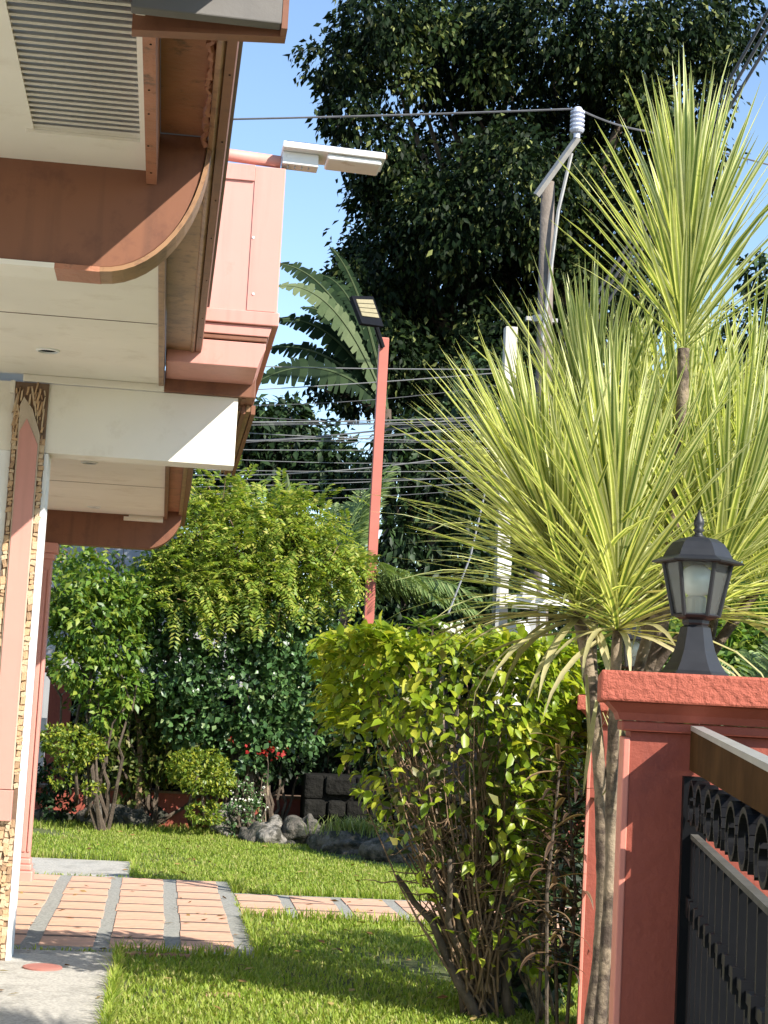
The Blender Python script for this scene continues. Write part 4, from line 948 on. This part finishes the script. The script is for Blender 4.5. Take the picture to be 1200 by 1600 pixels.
shrub('shade_fill_foliage', 'dark leaf mass added to give the deep shade against the fence left of the hedge', 'shrub', (P(560, 1200, 21.2)[0], 21.25), 21.15, [(540, 1130, 45), (600, 1110, 50), (560, 1060, 45), (500, 1150, 35), (640, 1150, 45), (590, 1180, 30), (520, 1185, 25)], 3600, .10, .05, M['back_leaf'], 9, spread=.16)  # added dark leaves stand in for shade on the fence
# bare twiggy shrub at the upper left
tw = thing('twiggy_shrub', 'twiggy half bare shrub below the rounded far beam', 'shrub', (P(200, 1280, 20.8)[0], 20.8, 0))
mb = MB()
for k in range(34):
    s = P(215 + rng.normal(0, 12), 1010 + rng.normal(0, 15), 20.8); e = P(rng.uniform(90, 290), rng.uniform(850, 945), 20.8 + rng.uniform(-.4, .4)); pts_ = limb(mb, s, e, .014, .004, .09, 7, 4)
    for j in range(2): limb(mb, pts_[int(rng.integers(3, 6))], np.array(e) + unit(1)[0] * .3, .007, .003, .1, 4, 3)
limb(mb, (P(215, 1280, 20.8)[0], 20.8, 0), P(215, 1010, 20.8), .045, .025, .03)
mb.build('branch', M['twig'], tw)
pts, dirs = crown_pts([blob(120, 885, 50, 20.8), blob(200, 890, 50, 20.8), blob(260, 890, 40, 20.8), blob(90, 870, 25, 20.8)], 900, 6, .25, .3); leaves('crown', pts, dirs, .09, .045, M['shrub_a'], tw, .3)
# compound-leaved tree
pin = thing('pinnate_tree', 'yellow green tree with feathery compound leaves above the dense shrub', 'tree', (P(400, 1200, 20.6)[0], 20.6, 0))
def compound(pts, dirs, L, nl, lw):
    Vs, Ts, off = [], [], 0
    for p, d in zip(pts, dirs):
        d = d * .8 + rng.normal(size=3) * .55 + np.array([0, 0, -.1]); d /= np.linalg.norm(d); sd = np.cross(d, [0, 0, 1]); sd /= np.linalg.norm(sd) + 1e-9; nr = np.cross(sd, d)
        LL = L * rng.uniform(.7, 1.2); t = np.linspace(.12, 1, nl)
        rp = p + d * (t * LL)[:, None] - np.array([0, 0, 1]) * (.28 * LL * t ** 2)[:, None]
        for sg in (-1, 1):
            ax = sd * sg + d * .55 + nr * -.25 + rng.normal(size=(nl, 3)) * .12
            V, T = leaf_geo(rp, ax, np.broadcast_to(nr, (nl, 3)) + rng.normal(size=(nl, 3)) * .2, lw * (1.15 - .5 * np.abs(t - .45)), lw * .36, .15, 1)
            Vs.append(V); Ts.append(T + off); off += len(V)
    return np.concatenate(Vs), np.concatenate(Ts)
bl = [blob(300, 830, 48, 20.4), blob(360, 800, 48, 20.4), blob(430, 850, 60, 20.2), blob(350, 890, 60, 20.2), blob(470, 810, 38, 20.4), blob(290, 880, 40, 20.3), blob(420, 795, 34, 20.6), blob(345, 785, 30, 20.6), blob(255, 850, 30, 20.4), blob(520, 860, 34, 20.2), blob(500, 900, 40, 20.1), blob(420, 920, 50, 20.1), blob(300, 930, 45, 20.1), blob(545, 900, 26, 20.2)]
pts, dirs = crown_pts(bl, 1900, 3, .34, .15)
V, T = compound(pts, dirs, .27, 8, .082); np_obj('crown', V, T, M['pinnate'], pin, kind='stuff')
mb = MB()
for c_, r in bl:
    for k in range(5): limb(mb, (P(400, 1000, 20.6)[0] + rng.normal(0, .1), 20.6, P(400, 1000, 20.6)[2]), c_ + unit(1)[0] * r * 1.1, .016, .004, .08, 7, 5)
mb.build('branch', M['twig'], pin)
mb = MB(); limb(mb, (P(400, 1200, 20.6)[0], 20.6, 0), P(400, 1000, 20.6), .06, .04); mb.build('trunk', M['bark'], pin)
# feather palm
def palm_frond_mesh(L, seed, arch, lw=.34):
    r = np.random.default_rng(seed); N = 44; t = np.linspace(0, 1, N)
    mid = np.stack([t * L * (1 - .15 * arch * t), np.zeros(N), arch * L * (.75 * t - 1.05 * t ** 2)], 1)
    mb = MB(); mb.tube([tuple(p) for p in mid[::4]], list(np.linspace(.016, .003, len(mid[::4]))), 4)
    n0 = len(mb.v)
    pos, ax, nr, LL = [], [], [], []
    for i in range(5, N):
        for sg in (-1, 1):
            pos.append(mid[i]); ax.append((.75 + r.normal(0, .08), sg * 1.0, -.35 + r.normal(0, .18))); nr.append((0, 0, 1.)); LL.append(lw * (math.sin(math.pi * (.12 + .84 * t[i])) ** .6) * r.uniform(.85, 1.1))
    LL = np.array(LL); V, T = leaf_geo(np.array(pos), np.array(ax), np.array(nr), LL, .028, .25, 2)
    mb.v.extend([tuple(v) for v in V]); 
    for f_ in T: mb.f.append(tuple(int(q) + n0 for q in f_)); mb.mi.append(0)
    me = mb.mesh('frond'); me.materials.append(M['palm']); return me
pfm = [palm_frond_mesh(1.55, s, .35 + .12 * s) for s in range(4)]
def palm(name, label, c, h, n, sc=1.0, elev=(10, 80), az=None, loc=None):
    t = thing(name, label, 'palm', (c[0], c[1], 0))
    mb = MB(); limb(mb, (c[0], c[1], 0), (c[0], c[1], h), .07 * sc, .05 * sc, .02, 7, 8); mb.build('trunk', M['cane'], t, smooth=True)
    for i in range(n):
        a = 2 * math.pi * (i * .381966) + rng.uniform(-.2, .2) if az is None else math.radians(rng.uniform(*az)); e = math.radians(elev[0] + (elev[1] - elev[0]) * ((i * .618) % 1))
        m_ = Matrix.Translation((c[0], c[1], h)) @ Matrix.Rotation(a, 4, 'Z') @ Matrix.Rotation(-e, 4, 'Y') @ Matrix.Rotation(rng.uniform(-.5, .5), 4, 'X') @ Matrix.Scale(sc * rng.uniform(.85, 1.15), 4)
        inst('frond', pfm[i % 4], t, m_)
    return t
c = P(540, 925, 23.2); pal = palm('feather_palm', 'feathery palm with drooping fronds left of the red lamp post', (c[0], 23.2), c[2], 44, 1.15, (0, 85))
sp0 = P(457, 835, 20.6); sp1 = P(448, 740, 20.6)
mb = MB().tube([sp0, sp0 * .6 + sp1 * .4, sp0 * .35 + sp1 * .65, sp1], [.022, .03, .055, .01], 6)
c2 = thing('spear_palm', 'young palm with one pale unopened spear leaf standing above the shrubs', 'palm', (sp0[0], 20.6, 0)); mb.build('spear_leaf', M['banana_pale'], c2)
mb = MB(); limb(mb, (sp0[0], 20.6, 0), sp0, .04, .025); mb.build('trunk', M['cane'], c2)
# palm at right behind the lantern
palm('feather_palm', 'bright feathery palm low at the right edge behind the lantern', (P(1190, 1080, 9.6)[0], 9.6), 1.35, 18, .62, (5, 80))
# topiary
def topiary(label, y, spec, n, L, stem_pts, mat='topiary'):
    b = stem_pts[0][0]; t = thing('topiary_shrub', label, 'shrub', (b[0], b[1], 0), 'clipped topiary shrubs')
    bl = [(P(px, py, y), np.array([rx * y / F, rx * y / F * .9, rz * y / F])) for px, py, rx, rz in spec]
    pts, dirs = crown_pts(bl, n, 8, .12, .7); leaves('crown', pts, dirs, L, L * .55, M[mat], t, .0, .9)
    mb = MB()
    for sp in stem_pts: mb.tube(sp, list(np.linspace(.028, .012, len(sp))), 6)
    mb.build('stem', M['bark'], t, smooth=True); return t
yt = 20.0
topiary('small umbrella shaped yellow green topiary by the far column', yt, [(112, 1160, 46, 26), (85, 1150, 22, 14), (140, 1172, 24, 20), (105, 1198, 22, 10), (95, 1218, 16, 12), (145, 1232, 18, 8)], 2600, .055, [[G(150, 1290), P(140, 1250, yt), P(152, 1225, yt), P(150, 1180, yt)], [G(128, 1286), P(138, 1265, yt), P(150, 1235, yt)], [G(120, 1275), P(120, 1240, yt), P(118, 1200, yt), P(110, 1170, yt)]])
topiary('clipped ball shaped topiary with small yellow green leaves beside the rocks', yt, [(316, 1207, 48, 33), (285, 1200, 22, 22), (345, 1215, 22, 24), (320, 1270, 28, 16)], 3000, .055, [[G(300, 1298), P(292, 1270, yt), P(300, 1240, yt), P(310, 1210, yt)], [G(310, 1298), P(318, 1270, yt), P(315, 1230, yt)]])
topiary('dark clipped bush in the shade at the foot of the far red pillar', 20.6, [(75, 1225, 30, 32), (90, 1260, 25, 22)], 900, .07, [[G(80, 1285), P(80, 1240, 20.6)]], 'back_leaf')
# white flowering plant, red flowers
t = shrub('flowering_plant', 'small plant with tiny white flowers growing among the rocks', 'plant', (P(385, 1300, 20.2)[0], 20.2), 20.2, [(385, 1245, 24), (372, 1275, 22), (400, 1270, 20)], 700, .05, .02, M['shrub_b'], 10)
pts, dirs = crown_pts([blob(385, 1240, 26, 20.15), blob(400, 1262, 18, 20.15)], 60, 3, .1, .7); leaves('flower', pts, dirs, .035, .03, M['white_fl'], t)
mb = MB(); limb(mb, P(415, 1290, 20.2), P(417, 1175, 20.2), .008, .004, .03); limb(mb, P(408, 1290, 20.2), P(410, 1215, 20.2), .008, .004, .04); mb.build('tall_stem', M['cane'], t)
t = shrub('bougainvillea', 'shaded shrub with red flowers behind the white flowering plant', 'plant', (P(430, 1280, 20.6)[0], 20.6), 20.6, [(430, 1180, 40), (400, 1160, 30), (460, 1190, 30)], 800, .08, .045, M['back_leaf'], 8)
pts, dirs = crown_pts([(P(400, 1172, 20.2), np.array([.16, .1, .12])), (P(432, 1170, 20.2), np.array([.13, .1, .10])), (P(365, 1152, 20.2), np.array([.04, .04, .04]))], 45, 5, .3, .5); leaves('flower', pts, dirs, .05, .045, M['red_fl'], t, 0, .9)
rp = P(266, 1206, 21.2); pot = thing('red_crate', 'small red plastic crate on the low red garden wall behind the ball shrub', 'crate', (rp[0], 21.2, kz + .031))
MB().box(rp[0] - .09, rp[0] + .09, 21.12, 21.28, kz + .13, kz + .30).build('bin', M['redpot'], pot, bevel=.01); MB().box(rp[0] - .12, rp[0] + .12, 21.1, 21.3, kz + .032, kz + .128).build('foot', M['dark'], pot, bevel=.03); MB().box(rp[0] - .05, rp[0] + .05, 21.112, 21.119, kz + .19, kz + .24).build('label_plate', M['dr_dry'], pot)
# frangipani-like plant above the hedge
fr = thing('frangipani', 'leafy plant with a pale flower cluster showing above the clipped hedge', 'plant', (P(690, 1100, 13)[0], 13, 0))
mb = MB(); lp_, ld_ = [], []
for px, py in ((655, 980), (675, 975), (705, 985), (740, 995), (620, 995), (770, 990), (690, 1000)):
    e = P(px, py, 13 + rng.uniform(-.3, .3)); limb(mb, (P(690, 1100, 13)[0], 13, .8), e, .02, .01, .05, 6, 5)
    for k in range(12):
        a = k * 2.4; lp_.append(e); ld_.append((math.cos(a), math.sin(a), rng.uniform(-.1, .9)))
mb.build('branch', M['cane'], fr)
V, T = leaf_geo(np.array(lp_), np.array(ld_), np.tile([0, 0, 1.], (len(lp_), 1)) + rng.normal(size=(len(lp_), 3)) * .2, rng.uniform(.13, .2, len(lp_)), .05, .2, 2); np_obj('leaf', V, T, M['shrub_a'], fr, kind='stuff')
pts, dirs = crown_pts([(P(706, 978, 12.9), np.array([.07, .07, .05]))], 40, 4, .4, .5); leaves('flower', pts, dirs, .05, .04, M['white_fl'], fr)

# ------------------------------------------------------------------ clipped hedge shrub
hd = thing('hedge_shrub', 'large flat topped funnel shaped hedge shrub with yellow green leaves by the tile path', 'shrub', (1.74, 9.0, 0))
HZ = [0, .25, .55, .8, 1.05, 1.3, 1.5, 1.9]; HL = [1.66, 1.6, 1.42, 1.26, 1.06, .93, .83, .80]; HR = [1.86, 1.92, 1.98, 2.05, 2.10, 2.2, 2.24, 2.19]
def hedge_pt(n, zlo, zhi, shell):
    z = rng.uniform(zlo, zhi, n); l = np.interp(z, HZ, HL); r_ = np.interp(z, HZ, HR); cx = (l + r_) / 2; hw = (r_ - l) / 2
    a = rng.uniform(0, 2 * np.pi, n); q = shell + (1 - shell) * rng.random(n)
    x = cx + hw * q * np.sign(np.cos(a)) * np.abs(np.cos(a)) ** .7; y = 9.0 + np.minimum(hw * .85, .6) * q * np.sign(np.sin(a)) * np.abs(np.sin(a)) ** .7
    lump = .03 * np.sin(x * 9 + z * 7) + .03 * np.sin(y * 11 + z * 5); 
    d = np.stack([np.cos(a), np.sin(a), np.full(n, .1)], 1)
    return np.stack([x, y + lump, z], 1), d
A, dA = hedge_pt(2000, 1.45, 1.91, .78)
n = 2400; a = rng.uniform(0, 2 * np.pi, n); q = np.sqrt(rng.random(n)); Bp = np.stack([1.495 + .70 * q * np.sign(np.cos(a)) * np.abs(np.cos(a)) ** .6, 9.0 + .6 * q * np.sign(np.sin(a)) * np.abs(np.sin(a)) ** .6, 1.89 + rng.normal(0, .02, n) + .025 * np.sin(np.cos(a) * q * 9)], 1); dB = np.stack([np.cos(a) * .5, np.sin(a) * .5, np.full(n, .9)], 1)
Cc, dC = hedge_pt(1000, 1.0, 1.55, .7)
kk = (Cc[:, 0] > 1.75) | (rng.random(len(Cc)) < .26); Cc, dC = Cc[kk], dC[kk]
D, dD = hedge_pt(520, .12, 1.0, .5); 
kk = (D[:, 2] > .7) & (D[:, 0] > 1.6) | (rng.random(len(D)) < .2); D, dD = D[kk], dD[kk]
E_, dE = hedge_pt(1500, .72, 1.6, .72); kk = (E_[:, 0] > np.interp(E_[:, 2], [.7, 1.6], [1.82, 1.7])) & (rng.random(len(E_)) < .8); E_, dE = E_[kk], dE[kk]
pos = np.concatenate([A, Bp, Cc, D, E_]); dr = np.concatenate([dA, dB, dC, dD, dE]); n = len(pos)
ax = dr * .75 + unit(n) * .6 + np.array([0, 0, -.25]); nr = unit(n) * .55 + np.array([0, 0, .9]) + dr * .35
Ls = .077 * rng.uniform(.6, 1.3, n)
front = np.argsort(pos[:, 1] + .15 * rng.random(n) - .35 * (pos[:, 2] > 1.2))[:300]; mask = np.zeros(n, bool); mask[front] = True
V, T = leaf_geo(pos[~mask], ax[~mask], nr[~mask], Ls[~mask], Ls[~mask] * .5, rng.uniform(.1, .6, (~mask).sum()), 2)
np_obj('foliage', V, T, M['hedge'], hd, kind='stuff', smooth=True)
lm = []
for k in range(6):
    V, T = leaf_geo(np.zeros((1, 3)), np.array([[0, 1., 0]]), np.array([[0, 0, 1.]]), 1.0, .5, .1 + .09 * k, 2)
    me = bpy.data.meshes.new('leaf'); me.from_pydata(V.tolist(), [], T.tolist()); me.materials.append(M['hedge']); me.polygons.foreach_set('use_smooth', [True] * len(T)); lm.append(me)
def frame(p, ax, nr, s):
    y = Vector(ax).normalized(); x = y.cross(Vector(nr)).normalized(); z = x.cross(y)
    m_ = Matrix((x, y, z)).transposed().to_4x4(); return Matrix.Translation(Vector(p)) @ m_ @ Matrix.Scale(s, 4)
for i in front: inst('leaf', lm[i % 6], hd, frame(pos[i], ax[i], nr[i], Ls[i]))
# inner leaves, their darker colour paints in the shade of the interior
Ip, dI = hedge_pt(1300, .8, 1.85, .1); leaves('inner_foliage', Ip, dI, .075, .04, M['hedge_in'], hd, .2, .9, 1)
# stems
mb = MB(); tops = []
for k in range(105):
    z1 = rng.uniform(.7, 1.86); l, r_ = np.interp(z1, HZ, HL), np.interp(z1, HZ, HR); a = rng.uniform(0, 2 * np.pi); q = rng.uniform(.3, .97)
    e = np.array([(l + r_) / 2 + (r_ - l) / 2 * q * math.cos(a), 9 + .55 * q * math.sin(a) * (z1 / 1.9), z1])
    s0 = rng.uniform(.0, .35); s = np.array([1.74 + np.clip(rng.normal(0, .05), -.08, .08) - .05 * s0, 9.0 + np.clip(rng.normal(0, .06), -.1, .1), s0])
    n_ = 7; ps = []; off = np.zeros(3); bend = np.array([0, 0, rng.uniform(-.1, .12)])
    for i_ in range(n_):
        t_ = i_ / (n_ - 1); off = off * .5 + rng.normal(size=3) * .026; ps.append(s + (e - s) * t_ + bend * 4 * t_ * (1 - t_) + (off if 0 < i_ < n_ - 1 else 0))
    r0 = rng.uniform(.005, .011); mb.tube(ps, list(np.linspace(r0, .003, n_)), 5)
    for j in range(4):
        b0 = ps[int(rng.integers(2, 6))]; limb(mb, b0, b0 + (unit(1)[0] + np.array([0, 0, .4])) * .2, .0045, .002, .12, 5, 4)
mb.build('stem', M['twig'], hd, smooth=True)
mb = MB()
for k in range(9): limb(mb, (1.74 + rng.normal(0, .06), 9 + rng.normal(0, .05), 0), (1.66 + rng.normal(0, .16), 9 + rng.normal(0, .12), rng.uniform(.5, .85)), .032, .012, .06, 9, 7)
mb.build('trunk', M['bark'], hd, smooth=True)
# leaning bare stems right of the trunk
ls = thing('leaning_shrub', 'shrub of pale leaning stems between the hedge trunk and the red pillar', 'shrub', (2.02, 8.95, 0)); mb = MB()
for k in range(8): limb(mb, (2.06 + rng.normal(0, .04), 8.95 + rng.normal(0, .04), 0), P(800 + rng.normal(0, 25), 1370 + rng.uniform(-50, 60), 8.9), .010, .005, .06, 8, 6)
mb.build('stem', M['cane'], ls, smooth=True)
pts, dirs = crown_pts([(P(800, 1400, 8.85), np.array([.12, .1, .18])), (P(830, 1480, 8.85), np.array([.14, .1, .15])), (P(900, 1540, 8.8), np.array([.06, .05, .08]))], 130, 3, .3, .3); leaves('foliage', pts, dirs, .075, .038, M['hedge'], ls, .3, .9, 2)

# ------------------------------------------------------------------ variegated strap-leaved dracaena
dr_ = thing('dracaena', 'tall variegated strap leaved dracaena with several rosettes on pale trunks', 'plant', (1.36, 5.2, 0))
def strap_mesh(name, L, wd, droop, seed, mats, plain=False):
    r = np.random.default_rng(seed); N = 7; mb = MB(); tw = r.uniform(-.5, .5); kx = r.uniform(-.16, .16)
    prev = None; ang = 0.0; p = np.array([0., 0., 0.])
    rows = []
    for i in range(N):
        t = i / (N - 1); wf = min(1.0, .55 + 1.6 * t) * (1 - t ** 3.2) + .02
        s = np.array([math.cos(tw * t), 0, math.sin(tw * t)]); up_ = np.array([0, math.sin(ang), math.cos(ang)])
        w_ = wd * wf / 2; v = .28 * (1 - .5 * t)
        rows.append([p - s * w_ + up_ * w_ * v, p - s * w_ * .45, p + s * w_ * .45, p + s * w_ + up_ * w_ * v])
        ang -= 0; d = np.array([0, math.cos(droop * t * t), -math.sin(droop * t * t)]); p = p + (d + np.array([kx * t, 0, 0])) * L / (N - 1)
    for i in range(N - 1):
        for k in range(3):
            mb.m = 0 if k == 1 else 1
            mb.add([rows[i][k], rows[i][k + 1], rows[i + 1][k + 1], rows[i + 1][k]], [(0, 1, 2, 3)])
    me = mb.mesh(name)
    import bmesh
    bm = bmesh.new(); bm.from_mesh(me); bmesh.ops.remove_doubles(bm, verts=bm.verts, dist=1e-6); bm.to_mesh(me); bm.free()
    me.polygons.foreach_set('use_smooth', [True] * len(me.polygons))
    for m_ in mats: me.materials.append(m_)
    return me
dm = [strap_mesh('leaf', 1.0, .035, d, i, (M['dr_green'], M['dr_yellow'])) for i, d in enumerate((.05, .1, .15, .25, .35, .55, .8, 1.2))]
dry = [strap_mesh('leaf', 1.0, .050, d, 20 + i, (M['dr_dry'], M['dr_dry'])) for i, d in enumerate((.7, 1.1, 1.5))]
leaf_list = []     # (priority depth, mesh, matrix)
def rosette(c, axis, n, L, th0, th1, sp=.35, dryn=0, bias=1.0):
    axis = Vector(axis).normalized(); qx = axis.orthogonal().normalized(); qy = axis.cross(qx)
    for i in range(n):
        f = (i + .5) / n; th = math.radians(th0 + (th1 - th0) * (f ** bias)) + rng.normal(0, .07); az = i * 2.39996 + rng.normal(0, .2)
        out = qx * math.cos(az) + qy * math.sin(az); d = axis * math.cos(th) + out * math.sin(th)
        b = Vector(c) + axis * (sp * (1 - f)) + out * .018
        nr = axis * math.sin(th) - out * math.cos(th)
        nr = Vector((0, 0, 1)) - d * d.z if abs(d.z) < .93 else -out
        k = min(7, int(max(0, (th / 1.9) * 6.5 + rng.normal(0, 1.7)))); s = L * rng.uniform(.78, 1.1) * (1 - .12 * (f > .8))
        leaf_list.append((b.y + d.y * .4 + rng.normal(0, .1), dm[k], frame(b, d, nr, s)))
    for i in range(dryn):
        az = rng.uniform(0, 6.28); out = qx * math.cos(az) + qy * math.sin(az); d = out + axis * rng.uniform(-.2, .45); d.normalize()
        nr = Vector((0, 0, 1)) - d * d.z; leaf_list.append((c[1] - .3, dry[i % 3], frame(Vector(c), d, nr, L * rng.uniform(.7, .95))))
YR = 5.2; DS = YR / 7.5 * .9
heads = [((1068, 545), YR, (0, .0, 1), 150, .98, 3, 50, .60, 0, .9), ((935, 775), YR + .3, (-.08, .15, 1), 140, .95, 3, 52, .45, 2, .9), ((905, 965), YR - .05, (-.36, -.05, 1), 190, .98, 3, 80, .50, 26, .85), ((965, 985), YR - .2, (-.10, -.15, 1), 170, .98, 3, 72, .50, 18, .85), ((1030, 960), YR + .2, (.08, .1, 1), 150, 1.02, 3, 66, .50, 6, .9), ((1105, 965), YR - .05, (.28, -.1, 1), 170, 1.0, 3, 78, .48, 8, .85), ((1185, 920), YR + .15, (.45, .1, 1), 150, 1.0, 3, 74, .45, 2, .85), ((1000, 840), YR + .4, (0, .2, 1), 130, .95, 3, 55, .45, 0, .9), ((880, 880), YR + .3, (-.50, .1, 1), 120, .92, 3, 66, .4, 0, .85), ((1060, 800), YR + .35, (.12, .1, 1), 120, .95, 3, 60, .4, 0, .9), ((1150, 800), YR + .4, (.25, .1, 1), 120, .95, 3, 62, .4, 0, .9)]
hc = []
for (px, py), Y, ax_, n, L, t0, t1, sp, dn, bi in heads:
    c = P(px, py, Y); hc.append(c); rosette(c, ax_, n, L * DS, t0, t1, sp * DS, dn, bi)
# individual leaves: the nearest ones; the rest is joined
top_n = len([1 for _ in range(130)])
order = sorted(range(len(leaf_list)), key=lambda i: leaf_list[i][0] - (.6 if i < 170 else 0))
ind = set(order[:300])
for i in ind: inst('leaf', leaf_list[i][1], dr_, leaf_list[i][2])
Vs, Fq, Mi, off = [], [], [], 0
cache = {}
for i, (pr_, me, mt) in enumerate(leaf_list):
    if i in ind: continue
    if me.name not in cache:
        co = np.empty(len(me.vertices) * 3, np.float32); me.vertices.foreach_get('co', co); fq = np.array([list(p_.vertices) for p_ in me.polygons]); mi_ = np.array([p_.material_index for p_ in me.polygons]) + (2 if me in dry else 0); cache[me.name] = (co.reshape(-1, 3), fq, mi_)
    co, fq, mi_ = cache[me.name]; m_ = np.array(mt)
    Vs.append(co @ m_[:3, :3].T + m_[:3, 3]); Fq.append(fq + off); Mi.append(mi_); off += len(co)
np_obj('foliage', np.concatenate(Vs), np.concatenate(Fq), [M['dr_green'], M['dr_yellow'], M['dr_dry'], M['dr_dry']], dr_, kind='stuff', mi=np.concatenate(Mi), smooth=True)
def cane(pts, r0, r1):
    pts = [np.array(p_) for p_ in pts]; out = []; K = 70
    for i in range(K):
        t = i / (K - 1) * (len(pts) - 1); j = min(int(t), len(pts) - 2); f = t - j
        p0 = pts[max(j - 1, 0)]; p1 = pts[j]; p2 = pts[j + 1]; p3 = pts[min(j + 2, len(pts) - 1)]
        out.append(.5 * ((2 * p1) + (-p0 + p2) * f + (2 * p0 - 5 * p1 + 4 * p2 - p3) * f * f + (-p0 + 3 * p1 - 3 * p2 + p3) * f ** 3))
    rr = [(r0 + (r1 - r0) * i / (K - 1)) * (1 + .05 * rng.normal() + .05 * (i % 2)) for i in range(K)]
    MB().tube(out, rr, 10).build('trunk', M['cane'], dr_, smooth=True)
Bs = lambda dx, dy=0: (1.335 + dx, 5.2 + dy, 0)
cane([Bs(.02), P(945, 1420, YR), P(962, 1180, YR), P(1030, 1000, YR), P(1062, 700, YR), hc[0]], .024, .018)
cane([Bs(.08, .05), P(962, 1400, YR + .05), P(968, 1200, YR + .1), P(1010, 1000, YR + .25), hc[4]], .021, .016)
cane([Bs(-.06), P(935, 1500, YR - .02), P(940, 1300, YR - .02), P(930, 1120, YR), P(912, 1000, YR), hc[2]], .021, .016)
cane([Bs(-.02, -.1), P(950, 1440, YR - .1), P(955, 1250, YR - .1), P(962, 1050, YR - .25), hc[3]], .019, .015)
cane([Bs(.1, .1), P(975, 1300, YR + .1), P(1020, 1060, YR), P(1080, 980, YR - .05), hc[5]], .017, .014)
cane([P(930, 1130, YR), P(925, 1000, YR + .2), P(940, 850, YR + .4), hc[1]], .017, .014)
cane([Bs(.12, .1), P(985, 1250, YR + .2), P(1100, 1040, YR + .2), hc[6]], .019, .015)
cane([P(1010, 1000, YR + .25), hc[7]], .017, .014)
cane([P(930, 1130, YR), P(905, 980, YR + .3), hc[8]], .017, .014)
cane([P(1020, 1060, YR), P(1050, 900, YR + .3), hc[9]], .017, .014)
cane([P(1100, 1040, YR + .2), hc[10]], .017, .014)

# dark strap-leaved plant between hedge and red pillar
for k in range(9):
    b_ = P(rng.uniform(912, 975), rng.uniform(1010, 1150), YR - .06 + rng.normal(0, .05)); d = Vector((rng.normal(0, .25), -.15 + rng.normal(0, .2), -1)).normalized(); nr = Vector((rng.normal(), -1, .2)).normalized()
    inst('dead_leaf', dry[k % 3], dr_, frame(b_, d, nr, rng.uniform(.18, .34)))
dk = thing('dark_cordyline', 'dark purple brown strap leaved plant in the shade beside the red pillar', 'plant', (2.0, 8.45, 0))
dkm = [strap_mesh('leaf', 1.0, .11, d, 40 + i, (M['dark_strap'], M['dark_margin'])) for i, d in enumerate((.6, 1.1, 1.6))]
mb = MB(); cnt = 0
for k in range(4):
    bx, by = 2.0 + rng.normal(0, .06), 8.55 + rng.normal(0, .08); mb.tube([(bx, by, 0), (bx + rng.normal(0, .03), by, .7), (bx - .02 + rng.normal(0, .06), by, 1.3)], [.010, .009, .006], 6)
    for i in range(64):
        z = .30 + 1.2 * i / 64; az = i * 2.4 + k; d = Vector((math.cos(az), math.sin(az), rng.uniform(-.1, .7))).normalized()
        inst('leaf', dkm[(i + k) % 3], dk, frame(Vector((bx, by, z)), d, Vector((0, 0, 1)) - d * d.z, rng.uniform(.18, .29)))
mb.build('stem', M['bark'], dk)
pts, dirs = crown_pts([(np.array([2.22, 9.5, .75]), np.array([.28, .3, .75])), (np.array([2.3, 9.7, 1.25]), np.array([.3, .3, .4])), (np.array([2.12, 9.3, .35]), np.array([.22, .25, .35]))], 1500, 6, .2, .4)
sb = thing('dark_shrub', 'dark leafy shrub filling the gap behind the purple brown strap plant', 'shrub', (2.22, 9.5, 0)); leaves('foliage', pts, dirs, .10, .045, M['back_leaf'], sb, .4, .9)
mb = MB()
for k in range(8): limb(mb, (2.22 + rng.normal(0, .04), 9.5, 0), (2.22 + rng.normal(0, .15), 9.5 + rng.normal(0, .1), rng.uniform(.8, 1.5)), .012, .004)
mb.build('stem', M['bark'], sb)

# far neighbour house seen in small gaps
nh = thing('neighbour_house', 'pale house with a grey roof glimpsed through the left shrubs across the street', 'house', (-.5, 34, 0))
MB().box(-4.5, 1.8, 33.5, 38, 0, 3.4).build('wall', M['house_far'], nh)
MB().prism_y([(-5, 3.401), (2.3, 3.401), (2.0, 4.6), (-4.6, 4.9)], 33.0, 38.5).build('roof', M['roof'], nh)
wn = MB().box(-.4, .5, 33.44, 33.499, 1.2, 2.3).build('window', M['white_metal'], nh)
MB().box(-.33, .43, 33.42, 33.439, 1.27, 2.23).build('pane', M['solar'], wn)
